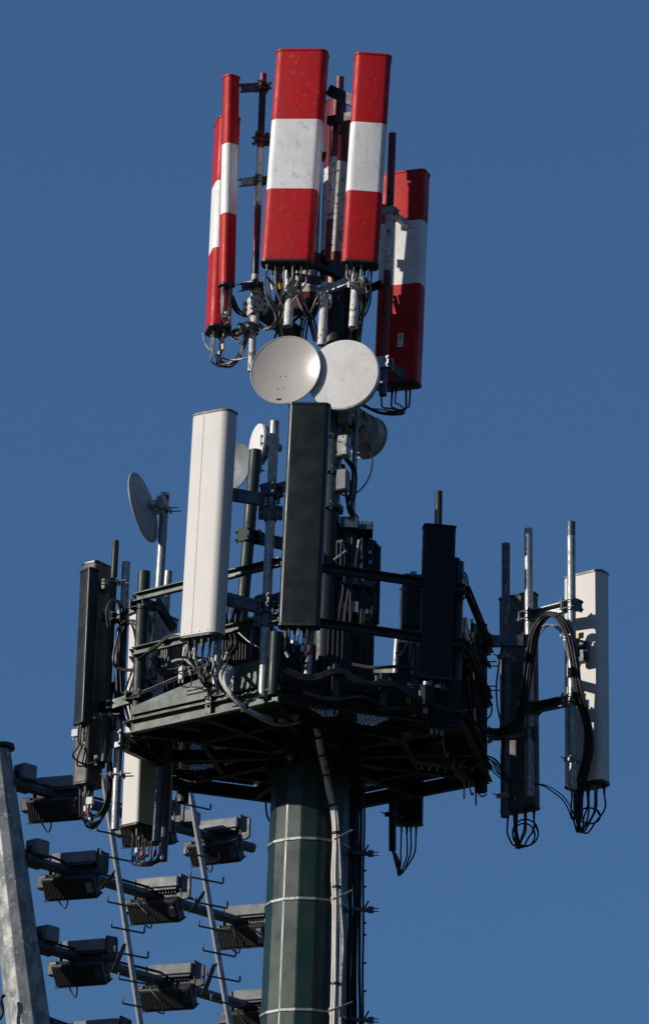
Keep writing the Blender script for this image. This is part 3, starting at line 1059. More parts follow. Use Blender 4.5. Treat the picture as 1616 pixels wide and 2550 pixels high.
for a, b, ww, yaw, mt in ((W(838, 1350, .0), W(832, 1445, .0), .1, -20, 'dradio'), (W(905, 1345, .2), W(900, 1455, .2), .11, 30, 'dradio'), (W(918, 1350, .3), W(908, 1560, .3), .1, 60, 'dradio'),
                      (W(890, 1475, .1), W(884, 1525, .1), .17, 15, 'dradio'), (W(850, 1560, -.05), W(842, 1700, -.05), .11, -15, 'dradio'), (W(893, 1560, .1), W(886, 1700, .1), .14, 10, 'dradio')):
    m = MB()
    nf = az(yaw)
    m.bbox((a + b) / 2, nf.cross(Z3) * ww, nf * .07, Z3 * ((a - b).length / 2), .012)
    for k in range(5):
        m.box((a + b) / 2 + nf * .08 + nf.cross(Z3) * ww * (-.8 + k * .4), nf * .012, nf.cross(Z3) * .004, Z3 * ((a - b).length / 2 - .03))
    m.build('radio_box', mt, o, smooth=False)
m = MB()
for k in range(9):
    x = random.uniform(825, 915)
    p = [W(x, 1340, -.02), W(x + random.uniform(-8, 8), 1400, -.04), W(x - 5 + random.uniform(-14, 14), 1460, -.05), W(x + random.uniform(-14, 10), 1530, -.05), W(x - 8, 1600, -.04), W(x - 12, 1720, 0)]
    m.sweep(p, random.choice([.008, .012, .016]))
m.build('riser_cable', 'cable', o)
m = MB()
m.cyl(W(832, 1395, -.1), W(862, 1372, -.1), .014, n=8)
m.cyl(W(894, 1345, -.03), W(878, 1440, -.03), .012, n=8)
m.cyl(W(851, 1345, -.1), W(858, 1378, -.08), .009, n=8)
m.cyl(W(858, 1378, -.08), W(856, 1450, -.08), .009, n=8)
for y in (1375, 1400, 1425, 1440):
    m.bbox(W(921, y, .08), r0 * .014, Vector((0, .01, 0)), Z3 * .018, .003)
m.build('fittings', 'galv', o)

# ================================================================== posts of the platform and middle pipes
GP = 'thick corner posts of the platform'
pipe('V0', 'thick green corner post beside the cable loops, its top cut level', (360, 1424), (340, 1838), 31, -.55, mt='green', group=GP, name='corner_post')
pipe('V1', 'thick olive corner post at the front corner beside the blue grey pipe', (687, 1575), (679, 1732), 27, -1.74, mt='green', group=GP, name='corner_post')
pipe('V2', 'thick dark corner post hidden mostly behind the black panel', (1140, 1400), (1130, 1800), 30, -.95, mt='dsteel', group=GP, name='corner_post')
pipe('V3', 'thick dark corner post with the galvanised beam clamped near its top', (1197, 1556), (1197, 1972), 31, .55, mt='dsteel', group=GP, name='corner_post')
pipe('V4', 'thick dark corner post at the back below the equipment column', (862, 1700), (850, 2040), 30, 1.5, mt='dsteel', group=GP, name='corner_post')
pipe('V5', 'thick dark corner post ending at the far lower corner by the climbing rail', (470, 1600), (455, 1998), 30, 1.05, mt='dsteel', group=GP, name='corner_post')
GM = 'mounting pipes around the platform'
pipe('F1', 'blue grey pipe with two bolted clamps between the white and dark green panels', (684, 1050), (654, 1738), 24, -1.59,
     bands=[(0, 'galv')], group=GM)
pipe('F0', 'tall dark green pipe rising between the white panel and the blue grey pipe', (637, 1122), (598, 1590), 31, -.55, mt='green', group=GM)
pipe('F2', 'pipe behind the white panel, open end hanging over the green edge plate', (560, 1300), (536, 1722), 21, -1.45, mt='galv', group=GM)
pipe('F3', 'galvanised pipe end sticking out below the dark green panel', (785, 1300), (763, 1712), 21, -1.5, mt='galv', group=GM)
pipe('L1', 'thin dark green pipe in front of the leftmost dark panels', (289, 1347), (260, 1897), 17, -.35, mt='green', group=GM)
pipe('L2', 'long galvanised pipe standing just behind the thin dark green pipe', (315, 1400), (287, 2066), 21, -.3, mt='galv', group=GM)
pipe('L3', 'tall galvanised pipe with red and white tip carrying the rear view dish', (412, 1228), (383, 1690), 22, -.1, group=GM,
     bands=[(0, 'galv'), (.925, 'dwhite'), (.955, 'red'), (.985, 'dwhite')])
pipe('L4', 'short galvanised pipe between the tall dish pipe and the white panel', (420, 1423), (405, 1620), 20, .1, mt='galv', group=GM)
pipe('L5', 'dark galvanised pipe hanging in front of the lower white panel', (402, 1912), (390, 2096), 22, -.1, mt='dgalv', group=GM)
pipe('L6', 'longer dark pipe hanging just behind the dark galvanised one', (418, 1850), (406, 2144), 22, .1, mt='dgalv', group=GM)
pipe('R0', 'dark pipe rising straight above the black panel', (1092, 1224), (1086, 1660), 19, -1.05, mt='green', group=GM)
pipe('R1', 'dull blue grey pipe nearest the dark corner post, shortest of three tall pipes', (1259, 1354), (1257, 2035), 21, .56, mt='dgalv', group=GM)
pipe('R2', 'blue grey pipe with shiny tip, middle of the three tall pipes past the corner post', (1315, 1317), (1318, 1984), 21, .53, group=GM,
     bands=[(0, 'galv')])
pipe('R3', 'farthest tall pipe carrying the outermost white panel, dark cap on top', (1421, 1300), (1425, 1966), 21, .18, group=GM,
     bands=[(0, 'galv'), (.945, 'dgalv')])
pipe('R4', 'slim galvanised pipe standing behind the mesh of cables next to the black panel', (990, 1582), (984, 1682), 17, .9, mt='galv', group=GM)
pipe('R5', 'short dark pipe hanging below the platform with cable ends under it', (977, 2000), (977, 2118), 18, 1.25, mt='dsteel', group=GM)
pipe('R6', 'slim galvanised pipe seen beside the thick post under the long beam', (1192, 1590), (1190, 1700), 14, .8, mt='galv', group=GM)

# arms
GR = 'support arms between the pipes'
V, L = lambda k, y: on(k, y), None
arm('upper of the two dark arms from the blue grey pipe to the white panel', W(580, 1232, -1.6), V('F1', 1248), h=.105, wd=.06, mt='dgalv', rp_=-.02, rq=.045, clamps=(0, 1))
arm('lower of the two dark arms from the blue grey pipe to the white panel', W(555, 1490, -1.6), V('F1', 1515), h=.105, wd=.06, mt='dgalv', rp_=-.02, rq=.045, clamps=(0, 1))
for py, lab in ((1280, 'upper'), (1543, 'lower')):
    c = V('F1', py)
    o = thing('pipe_clamp', '%s wide bolted clamp plate across the blue grey pipe' % lab, 'clamp', c, 'wide clamps on the blue grey pipe')
    m = MB()
    m.cyl(c - Z3 * .065, c + Z3 * .065, .055, n=20)
    m.bbox(c - Vector((0, .03, 0)), r0 * .105, Vector((0, .006, 0)), Z3 * .065, .004)
    m.build('plate', 'dgalv', o)
    for s in (-1, 1):
        for zz in (-.035, .035):
            m = MB()
            q = c + Vector((s * .08, -.036, zz))
            m.cyl(q, q - Vector((0, .02, 0)), .011, n=6)
            m.build('bolt', 'dsteel', o)
arm('upper dark arm from the blue grey pipe to the dark green panel', V('F1', 1222), W(735, 1205, -1.35), h=.1, wd=.06, mt='dgalv', rp_=.045, rq=0, clamps=(1, 0))
arm('lower dark arm from the blue grey pipe to the dark green panel', V('F1', 1500), W(730, 1478, -1.35), h=.1, wd=.06, mt='dgalv', rp_=.045, rq=0, clamps=(1, 0))
arm('dark stay from the tall dark green pipe to the mast, upper', V('F0', 1335), W(800, 1375, .0), h=.1, wd=.06, mt='green', rp_=.055, rq=.1, clamps=(1, 0), cm='green')
arm('green arm from the thick post out to the thin dark green pipe, upper', V('V0', 1508), V('L1', 1540), h=.075, wd=.05, mt='lit_green', rp_=.06, rq=.035, side=-1, cm='green')
arm('green arm from the thick post out to the thin dark green pipe, lower', V('V0', 1735), V('L1', 1760), h=.08, wd=.05, mt='lit_green', rp_=.06, rq=.035, side=-1, cm='green')
arm('dark arm from the long galvanised pipe in to the platform, above the lower white panel', V('L2', 1845), W(405, 1895, .1), h=.13, wd=.06, mt='dsteel', rp_=.045, rq=0, clamps=(1, 0), cm='galv')
arm('dark green diagonal brace behind the thick corner post', W(385, 1490, -.4), W(435, 1570, -.2), h=.07, wd=.05, mt='dsteel', rp_=0, rq=0, clamps=(0, 0))
arm('second dark diagonal brace lower behind the thick corner post', W(378, 1630, -.4), W(425, 1690, -.2), h=.06, wd=.05, mt='dsteel', rp_=0, rq=0, clamps=(0, 0))
arm('upper galvanised beam from the dark corner post to the middle tall pipe', V('V3', 1597), V('R2', 1597), h=.1, wd=.06, mt='dgalv', rp_=.06, rq=.045, cm='dgalv')
arm('lower galvanised beam from the dark corner post to the middle tall pipe', V('V3', 1830), V('R2', 1826), h=.1, wd=.06, mt='dgalv', rp_=.06, rq=.045, cm='dgalv')
arm('upper galvanised arm out to the pipe of the outermost white panel', V('R2', 1535), V('R3', 1508), h=.095, wd=.06, mt='galv', rp_=.045, rq=.045, side=-1, cm='dgalv')
arm('lower galvanised arm out to the pipe of the outermost white panel', V('R2', 1765), V('R3', 1742), h=.095, wd=.06, mt='dgalv', rp_=.045, rq=.045, side=-1, cm='dgalv')
for key, py, lab in (('R1', 1638, 'upper grey antenna clamp with threaded rods on the shortest tall pipe'), ('R1', 1985, 'lower grey antenna clamp with threaded rods on the shortest tall pipe'),
                     ('R3', 1592, 'bright upper antenna clamp on the outermost pipe'), ('R3', 1893, 'dull lower antenna clamp on the outermost pipe'),
                     ('L1', 1450, 'thin wire clamp high on the thin dark green pipe'), ('L1', 1783, 'thin wire clamp low on the thin dark green pipe'), ('L2', 1930, 'thin rod clamp on the long galvanised pipe'),
                     ('L3', 1270, 'rod clamp just under the red and white pipe tip'), ('V3', 1655, 'threaded rod clamp on the dark corner post'), ('V3', 1716, 'lower threaded rod clamp on the dark corner post'),
                     ('R5', 2030, 'small rod clamp on the short dark hanging pipe')):
    c = on(key, py)
    r = PIPES[key][2]
    o = thing('rod_clamp', lab, 'clamp', c, 'threaded rod clamps on pipes')
    m = MB()
    d = az(150) if key[0] == 'R' else az(75)
    sd = d.cross(Z3)
    for s in (-1, 1):
        m.bbox(c + d * s * (r + .012), sd * (r + .02), d * .008, Z3 * .022, .003)
    m.build('jaw', 'galv' if key not in ('V3', 'R5') else 'dsteel', o)
    for s in (-1, 1):
        m = MB()
        a = c + sd * s * (r + .008) - d * (r + .1)
        m.cyl(a, a + d * (2 * r + .2), .006, n=6)
        m.build('threaded_rod', 'galv' if key not in ('V3', 'R5') else 'dsteel', o)

# ================================================================== panels of the platform
B1 = panel('tall white panel with a thin seam, in front of the tall dark green pipe', (534, 1026), (502, 1583), .40, .17, -34, -1.74, ['panel'], rf=.075, rb=.04, ncon=9, seams=(.045,), dyt=-1.78, capmat='rubbish')
B2 = panel('tall dark green panel directly below the round dishes', (772, 1005), (745, 1555), .352, .14, -6, -1.75, ['dgreen'], rf=.04, rb=.03, ncon=7, capmat='dgreen', dyt=-1.8)
B3 = panel('flat black square edged panel with the pipe rising above it', (1094, 1309), (1083, 1688), .275, .11, 8, -1.25, ['black'], rf=.012, rb=.01, ncon=5, capmat='black')
B4 = panel('second black panel tucked behind the square edged black one', (1108, 1388), (1098, 1660), .24, .12, 12, -.8, ['black'], rf=.03, rb=.02, ncon=3, capmat='black')
B5 = panel('outermost white panel seen from the back, shadow stripe of its pipe across it', (1461, 1436), (1463, 1958), .41, .2, 142, .48, ['panel'], rf=.09, rb=.055, ncon=8, capmat='rubbish')
B6 = panel('dark brown backed panel behind the blue grey pipes near the corner post', (1292, 1488), (1296, 2018), .37, .14, 144, .92, ['brown'], rf=.06, rb=.03, ncon=6, capmat='black')
B7 = panel('narrow near black panel at the outer edge, thin seam down its side', (224, 1420), (207, 1800), .16, .11, -55, -.45, ['dgreen'], rf=.02, rb=.015, ncon=4, seams=(.0,), capmat='dgreen')
B7b = panel('longer grey brown panel behind the narrow near black one', (241, 1410), (217, 1958), .23, .18, -125, -.1, ['brown'], rf=.05, rb=.03, ncon=6, capmat='dgreen', back=(.1, .9))
B8 = panel('lower white panel hanging below the platform edge behind the long galvanised pipe', (384, 1535), (365, 2068), .45, .21, -131, .45, ['panel'], rf=.03, rb=.03, ncon=9, capmat='rubbish')
B9 = panel('dark panel hanging below the far side of the platform beside the short hanging pipe', (1030, 1470), (1018, 2052), .25, .13, 172, 1.5, ['black'], rf=.03, rb=.02, ncon=4, capmat='black', group='panel antennas on the tower')
m = MB()                                        # long fins of the black panel's neighbour
# stickers on the outermost panel's back
bs = B5.pt(.085, -.081, .47)
m = MB()
m.box(bs, B5.X * .05, B5.Y * .001, B5.Z * .1)
s1 = m.build('label_sticker', 'rubbish', B5.o, smooth=False)
m = MB()
for i in range(7):
    m.box(bs - B5.Y * .0014 + B5.Z * (.07 - i * .016), B5.X * random.uniform(.02, .04), B5.Y * .0006, B5.Z * .002)
m.build('printed_lines', 'black', s1, smooth=False)
for zz, up_ in ((.64, 1), (.3, 0)):
    m = MB()
    c = B5.pt(.085, -.0815, zz)
    if up_:
        a = [c + B5.X * .055 - B5.Z * .045, c - B5.X * .055 - B5.Z * .045, c + B5.Z * .055]
        m.add(a + [x + B5.Y * .001 for x in a], [(0, 2, 1), (3, 4, 5), (0, 1, 4, 3), (1, 2, 5, 4), (2, 0, 3, 5)])
    else:
        m.box(c, B5.X * .05, B5.Y * .001, B5.Z * .04)
    s = m.build('warning_sticker', 'yellow', B5.o, smooth=False)
    if up_:
        m = MB()
        m.box(c - B5.Y * .0016 + B5.Z * .005, B5.X * .004, B5.Y * .0008, B5.Z * .02)
        m.box(c - B5.Y * .0016 - B5.Z * .027, B5.X * .004, B5.Y * .0008, B5.Z * .005)
        m.build('printed_mark', 'black', s, smooth=False)
# aerial drive unit with yellow tag beside the outermost panel
o = thing('control_unit', 'small dark control unit with yellow and white tags on the back of the outermost panel', 'control unit', W(1452, 1660, .3), None)
m = MB()
m.bbox(W(1450, 1625, 0.30), az(-36) * .03, az(54) * .055, Z3 * .1, .01)
m.build('housing', 'dradio', o)
m = MB()
m.bbox(W(1444, 1583, 0.24), az(-36) * .004, az(54) * .035, Z3 * .028, .003)
m.build('yellow_tag', 'yellow', o)
for q in (W(1442, 1607, 0.24), W(1457, 1620, 0.22), W(1450, 1648, 0.22)):
    m = MB()
    m.bbox(q, az(-36) * .004, az(54) * .022, Z3 * .009, .002)
    m.build('white_tag', 'sleeve', o)

random.seed(11)
jumpers(B1, W(515, 1700, -1.5), [W(540, 1705, -1.3), W(570, 1690, -1.1)], sag=.2, r=.0075, sleeves=['sleeve', 'pcable'], slack=.04, mt=['cable', 'cable', 'gcable'])
jumpers(B2, W(745, 1665, -1.5), [W(755, 1640, -1.3), W(775, 1600, -1.0)], sag=.22, r=.0075, sleeves=['tape_red', 'sleeve', 'tape_blue', 'sleeve'], slack=.03)
jumpers(B3, W(1075, 1790, -1.0), [W(1080, 1830, -.8), W(1100, 1800, -.5)], sag=.2, r=.008, sleeves=['sleeve'])
jumpers(B4, W(1110, 1740, -.8), [W(1130, 1790, -.6), W(1150, 1830, -.4)], sag=.2, r=.008)
uloops(B5, W(1440, 2058, .35), W(1434, 1975, .25), r=.0085)
uloops(B6, W(1288, 2100, .8), W(1280, 2020, .7), r=.0085)
uloops(B9, W(992, 2162, 1.35), W(978, 2112, 1.25), r=.008)
for q0, rr_, dyc, par in (((1308, 2072), .115, .85, B6), ((1304, 2078), .1, .82, B6), ((1466, 2030), .1, .42, B5)):
    m = MB()
    c_ = W(q0[0], q0[1], dyc)
    m.sweep([c_ + r0 * rr_ * cos(t * .7) + Z3 * rr_ * (1.05 if par is B6 else .7) * sin(t * .7) + Vector((0, .004 * t, 0)) for t in range(11)], .008)
    m.build('cable', 'cable', par.o)
jumpers(B7, W(205, 1905, -.3), [W(235, 1900, -.3), W(262, 1860, -.3), W(272, 1790, -.3), W(280, 1700, -.3)], sag=.16, r=.0075, sleeves=['sleeve', 'yellow'], slack=.06)
jumpers(B7b, W(225, 2055, -.1), [W(258, 2030, -.15), W(278, 1960, -.2), W(275, 1880, -.2), W(285, 1780, -.2)], sag=.3, r=.0085, sleeves=['sleeve', 'tape_red', 'sleeve'], slack=.04)
jumpers(B8, W(345, 2150, .05), [W(375, 2150, .0), W(400, 2130, .1), W(408, 2080, .12)], sag=.3, r=.008, sleeves=['sleeve', 'tape_red', 'sleeve', 'tape_red'], slack=.02)
# white splitters on the cables at the outer edge
for (x, y, dy), lab in (((189, 1826, -.4), 'small white splitter block hanging beside the narrow near black panel'), ((225, 1995, -.2), 'small white splitter block hanging under the grey brown panel'),
                        ((452, 1676, -1.3), 'bright white splitter hanging under the tall white panel'), ((443, 1588, -.8), 'slim white connector box standing by the tall white panel foot')):
    c = W(x, y, dy)
    o = thing('splitter', lab, 'splitter', c - Z3 * .04, 'small white splitter blocks')
    m = MB()
    hh = .035 if y != 1676 else .06
    m.bbox(c, az(-20) * .02, az(70) * (.032 if y != 1676 else .02), Z3 * hh, .006)
    m.build('housing', 'sleeve', o)
    m = MB()
    for s in (-1, 1):
        q = c + az(70) * .016 * s - Z3 * hh
        m.cyl(q, q - Z3 * .03, .008, n=8)
    m.build('connector', 'galv', o)

# cluster of pale couplings where the white panel's cables meet the deck cables
o = thing('coupling_cluster', 'cluster of small white and grey cable couplings below the tall white panel', 'cable couplings', W(500, 1700, -1.3))
CR = random.Random(31)
for k in range(16):
    q = W(CR.uniform(455, 590), CR.uniform(1625, 1700), CR.uniform(-1.5, -1.25))
    dv = Vector((CR.uniform(-.35, .35), CR.uniform(-.2, .2), 1)).normalized()
    m = MB()
    m.cyl(q, q + dv * .055, .0085, n=8)
    m.cyl(q + dv * .055, q + dv * .075, .012, n=6)
    c_ = m.build('coupling', ('sleeve', 'galv', 'pcable')[k % 3], o)
    m = MB()
    m.sweep([q, q - dv * .05, q - Z3 * .11 + Vector((CR.uniform(-.06, .06), 0, 0)), q - Z3 * .13 + Vector((CR.uniform(-.2, .1), .1, CR.uniform(-.03, .06)))], .0065)
    m.build('cable', 'cable', c_)
for k in range(2):
    q = W(428 + 62 * k, 1648, -1.3)
    m = MB()
    m.sweep([q, q + r0 * .05 + Z3 * .018, q + r0 * .12 + Z3 * .02, q + r0 * .17 - Z3 * .02], .01)
    m.build('coupling', 'sleeve', o)

# radios and clutter on the deck
random.seed(5)
for x, y, dy, yaw, ww, hh, lab in (
        (592, 1600, -.4, -20, .26, .42, 'dark radio unit on the deck behind the tall dark green pipe'),
        (640, 1590, .3, -10, .3, .4, 'black radio unit further back between the green pipe and blue grey pipe'),
        (425, 1640, -.3, -35, .2, .3, 'grey radio unit half hidden behind the tall white panel'),
        (1028, 1500, .4, 10, .2, .52, 'tall finned radio unit beside the black panel, below the long rail'),
        (1015, 1650, .6, 5, .2, .36, 'lower finned radio unit beside the black panel foot'),
        (1052, 1660, .4, 20, .2, .36, 'finned radio unit just behind the black panel foot'),
        (730, 1650, -.2, 0, .4, .34, 'wide dark radio unit behind the cables of the dark green panel'),
        (1100, 1760, -.5, 40, .28, .4, 'dark radio unit above the front right edge plate'),
        (1150, 1745, .0, 70, .3, .42, 'dark radio unit between the corner post and the cable tangle'),
        (1145, 1880, .3, 70, .34, .34, 'lower dark radio unit against the dark corner post'),
        (1118, 1475, -.6, 60, .12, .16, 'small dark unit with a cable loop at the side of the black panel'),
        (680, 1630, .5, 0, .3, .42, 'dark radio unit behind the front corner post'),
        (1165, 1700, .1, 75, .3, .46, 'tall dark radio unit just inside the dark corner post'),
        (1080, 1860, .0, 20, .36, .34, 'broad dark radio unit low behind the front right edge plate'),
        (1172, 1850, .55, 60, .36, .4, 'dark radio unit against the back rail near the dark corner post'),
        (1120, 1640, -.35, 55, .3, .4, 'dark radio unit hung high on the rail beside the black panel'),
        (1060, 1745, .3, 0, .4, .36, 'wide dark radio unit behind the black panel foot'),
        (800, 1700, .3, 0, .4, .4, 'dark radio unit right of the cables under the dark green panel'),
        (455, 1720, -.1, -30, .3, .3, 'dark radio unit just behind the green edge plate'),
        (530, 1690, -.2, -20, .34, .34, 'dark radio unit behind the pale cable loop')):
    radio(lab, W(x, y, dy), yaw, ww, hh, .15, mt='rubbish' if lab.startswith('grey') else 'dradio', nc=4)

# cable runs around the platform
radio('dark unit hanging outside the front right rim under the black panel', W(1088, 1765, -1.3), 20, .2, .36, .1, mt='black', nc=3)
radio('small dark unit hanging on the front right rim near the black panel foot', W(1060, 1735, -1.4), 25, .1, .2, .08, mt='black', nc=2)
cable('black cables draped along the front right rim of the platform', [(708, 1668, -1.75), (770, 1690, -1.72), (840, 1672, -1.65), (910, 1702, -1.6), (980, 1706, -1.5), (1050, 1745, -1.42), (1120, 1770, -1.3)], .014, 'cable', n=6, spread=.035)
cable('second run of black cables sagging below the front right rim', [(760, 1725, -1.72), (830, 1742, -1.66), (900, 1735, -1.58), (960, 1762, -1.5), (1030, 1768, -1.42), (1110, 1815, -1.25)], .012, 'cable', n=3, spread=.02)
for k_, (px_, py_) in enumerate(((835, 1700), (952, 1722), (1030, 1738))):
    c_ = W(px_, py_, -1.6 + k_ * .12)
    o = thing('rim_bracket', ['dark bracket on the front right rim nearest the dark green panel', 'dark bracket midway along the front right rim', 'dark bracket on the front right rim by the small hanging unit'][k_], 'bracket', c_, 'brackets on the front right rim')
    m = MB()
    m.bbox(c_, az(20).cross(Z3) * .03, az(20) * .03, Z3 * .16, .005)
    m.build('post', 'dsteel', o)
    m = MB()
    m.bbox(c_ + Z3 * .1, az(20).cross(Z3) * .07, az(20) * .012, Z3 * .035, .004)
    for s in (-1, 1):
        q_ = c_ + Z3 * .1 + az(20).cross(Z3) * .05 * s
        m.cyl(q_, q_ + az(20) * .06, .008, n=6)
    m.build('clamp_plate', 'dgalv', o)
R_ = random.Random(9)
cable('black cables looping high from the thin dark green pipe into the platform', [(272, 1560, -0.51), (268, 1520, -0.51), (285, 1495, -0.51), (302, 1510, -0.51), (300, 1560, -0.46), (285, 1640, -0.46), (300, 1665, -0.46), (345, 1670, -0.56)], .0085, 'cable', n=3, spread=.018)
cable('arched black cable loops between the long galvanised pipe and the thick post', [(300, 1720, -0.46), (297, 1620, -0.41), (305, 1565, -0.41), (330, 1548, -0.46), (345, 1580, -0.51), (345, 1640, -0.46), (320, 1730, -0.41), (330, 1800, -0.46)], .008, ['cable', 'cable', 'gcable'], n=5, spread=.035)
cable('black cables hanging down along the lower white panel and curling under the arm', [(310, 1560, -0.36), (298, 1650, -0.36), (296, 1740, -0.36), (310, 1795, -0.36), (335, 1808, -0.46), (350, 1790, -0.46)], .008, 'cable', n=4, spread=.03)
cable('long black cables running along the green edge plate toward the front', [(330, 1735, -.6), (380, 1715, -.75), (440, 1690, -1.0), (520, 1655, -1.25), (575, 1640, -1.2)], .009, ['cable', 'gcable', 'cable'], n=4, spread=.02)
cable('black cables from the post over the green rail under the white panel', [(345, 1640, -.6), (390, 1610, -.8), (430, 1585, -.9), (490, 1595, -1.0)], .009, 'cable', n=3, spread=.02)
cable('drooping black cables below the thin dark green pipe', [(285, 1700, -.25), (278, 1800, -.25), (272, 1900, -.25), (268, 1990, -.2), (245, 2030, -.15), (225, 2030, -.1)], .01, 'cable', n=3, spread=.02)
cable('tangle of dark cables behind the white panel and blue grey pipe', [(590, 1480, -.6), (572, 1540, -.6), (585, 1600, -.6), (560, 1640, -.6), (600, 1670, -.5), (660, 1660, -.4)], .011, 'cable', n=5, spread=.05)
cable('single pale wire sagging between the radio unit and the blue grey pipe', [(594, 1575, -.9), (620, 1598, -1.1), (650, 1615, -1.4)], .005, 'pcable')
cable('dark cables strung from the equipment column to the black panel', [(885, 1575, -.1), (920, 1572, -.3), (960, 1578, -.5), (1010, 1590, -.8), (1060, 1600, -.9)], .01, ['gcable', 'cable', 'cable'], n=4, spread=.022)
cable('dark cable bundle along the second rail beside the black panel', [(880, 1655, -.3), (930, 1662, -.5), (990, 1660, -.7), (1050, 1665, -.9)], .01, 'cable', n=3, spread=.02)
cable('black cable loop at the side of the black panel top', [(1130, 1490, -.6), (1138, 1440, -.6), (1150, 1425, -.6), (1160, 1445, -.6), (1158, 1480, -.6), (1140, 1500, -.6)], .009, 'cable', n=2, spread=.012)
for k in range(9):
    x0, x1 = R_.uniform(1095, 1165), R_.uniform(1120, 1200)
    labs = ['steep black cable falling from the black panel side', 'black cable leaning against the small dark unit', 'black cable slanting behind the corner post clamp', 'black cable hanging nearest the corner post top',
            'thick black cable in the tangle below the diagonal rail', 'black cable crossing low behind the tangle', 'slack black cable in the middle of the tangle', 'black cable reaching down to the lower radio unit', 'black cable at the very back of the tangle']
    cable(labs[k], [(x0, 1520 + 20 * k, -.6), (x0 + R_.uniform(5, 30), 1620 + R_.uniform(-20, 30), -.4), (x1 - 10, 1720 + R_.uniform(-20, 20), -.2), (x1, 1800 + R_.uniform(-10, 60), .1), (x1 - R_.uniform(0, 40), 1900, .4)],
          R_.choice([.008, .011, .014]), R_.choice(['cable', 'cable', 'gcable']), n=3, spread=.04, name='cable_bundle', group='tangled cables by the dark corner post')
cable('small cable loop poking out beside the dark corner post', [(1198, 1728, .3), (1218, 1748, .3), (1224, 1766, .3), (1218, 1785, .3), (1198, 1800, .3)], .008, 'cable')
cable('thick black cable arch from the tall middle pipe over to the outermost pipe', [(1240, 1825, 0.50), (1285, 1805, 0.45), (1305, 1740, 0.35), (1318, 1650, 0.30), (1328, 1580, 0.25), (1345, 1545, 0.20), (1368, 1530, 0.18), (1395, 1540, 0.12), (1415, 1575, 0.10), (1428, 1640, 0.08), (1440, 1720, 0.10), (1460, 1790, 0.15), (1466, 1850, 0.20), (1455, 1915, 0.25), (1440, 1975, 0.30), (1437, 2040, 0.30)], .0125, 'cable', n=7, spread=.034)
cable('thinner cable arch under the thick one between the tall pipes', [(1300, 1720, 0.50), (1320, 1620, 0.40), (1345, 1570, 0.35), (1372, 1556, 0.30), (1400, 1575, 0.25), (1415, 1620, 0.25)], .007, 'gcable', n=2, spread=.015)
cable('black cables swinging low from the corner post to the brown backed panel', [(1205, 1890, .4), (1235, 1925, .5), (1265, 1945, .55), (1300, 1950, .6), (1350, 1955, .5), (1385, 1975, .3), (1410, 2000, .15), (1428, 2040, .05)], .006, 'cable', n=2, spread=.02)
cable('bundle of black cables from the corner post to the shortest tall pipe', [(1195, 1880, .4), (1225, 1890, .45), (1245, 1915, .5), (1270, 1960, .55), (1282, 2020, .55)], .008, 'cable', n=4, spread=.03)
cable('black cable bowing out beside the shortest tall pipe', [(1250, 1600, .35), (1236, 1700, .35), (1238, 1760, .35), (1246, 1800, .35), (1240, 1830, .35)], .008, 'cable')
cable('black cables lying along the lower galvanised beam', [(1190, 1815, .3), (1220, 1822, .35), (1250, 1818, .3), (1280, 1800, .25)], .011, 'cable', n=4, spread=.025)
cable('black cable loop hanging beside the pole head', [(662, 2000, .4), (665, 2030, .3), (676, 2050, .2), (690, 2055, .1)], .009, 'cable')
cable('thin bent wire hanging from the platform corner by the thick post', [(362, 1838, -.5), (375, 1870, -.4), (395, 1888, -.3), (408, 1895, -.2)], .006, 'cable')

o = thing('cable_bundle', 'dense curtain of black cables hanging just inside the dark corner post', 'cable', W(1160, 1900, .1), 'tangled cables by the dark corner post')
for k in range(26):
    x0, x1 = R_.uniform(1112, 1180), R_.uniform(1118, 1196)
    d0 = -.28 + .025 * k
    m = MB()
    m.sweep([W(x0, 1560 + R_.uniform(-25, 50), d0), W(x0 + R_.uniform(-12, 14), 1650, d0 + .03), W((x0 + x1) / 2 + R_.uniform(-12, 12), 1740, d0 + R_.uniform(-.05, .05)), W(x1, 1830, d0 + .02), W(x1 - R_.uniform(0, 25), 1900 + R_.uniform(-10, 20), d0)], R_.choice([.012, .016, .02]), n=7, sub=5)
    m.build('strand', 'gcable' if k % 9 == 4 else 'cable', o)

# the pale cable run curling under the platform and down the pole
pale = thing('cable_run', 'bundle of pale grey cables curling under the platform edge and down the green pole', 'cable', W(560, 1690, -1.45), None)
path = [(574, 1662, -1.45), (560, 1690, -1.75), (570, 1722, -1.8), (602, 1758, -1.75), (642, 1782, -1.6), (690, 1797, -1.2), (740, 1790, -1.0), (772, 1787, -.8), (788, 1815, -.62), (800, 1870, -.5), (812, 1925, -.44), (822, 1975, -.41),
        (833, 2020, -.39), (838, 2090, -.39), (838, 2180, -.40), (838, 2240, -.40), (838, 2350, -.41), (836, 2450, -.43), (834, 2520, -.44), (830, 2700, -.45), (815, 3200, -.5)]
P3 = [W(*p) for p in path]
R_ = random.Random(4)
for k, (ox, oy) in enumerate(((-.032, 0), (-.01, .014), (.012, 0), (.032, .012))):
    pts = []
    for i, p in enumerate(P3):
        sp = 1.0 if i < 5 or i > 13 else .55
        if i > 15 and k > 1:
            ox_ = ox + .02
        else:
            ox_ = ox
        a = Vector((ox_ * sp + R_.uniform(-.006, .006), -oy, -ox * (1 if i < 7 else 0)))
        pts.append(p + a)
    m = MB()
    m.sweep(pts, .0135, n=8)
    m.build('strand', 'pcable' if k != 3 else 'gcable', pale)
C = catmull(P3, 10)
for i in (32, 48, 62, 84, 92, 101, 117, 128, 145, 170):
    if i < len(C) - 1:
        d = (C[i + 1] - C[i]).normalized()
        m = MB()
        m.cyl(C[i] - d * .008, C[i] + d * .008, .043, n=14)
        m.build('cable_tie', 'cable', pale)

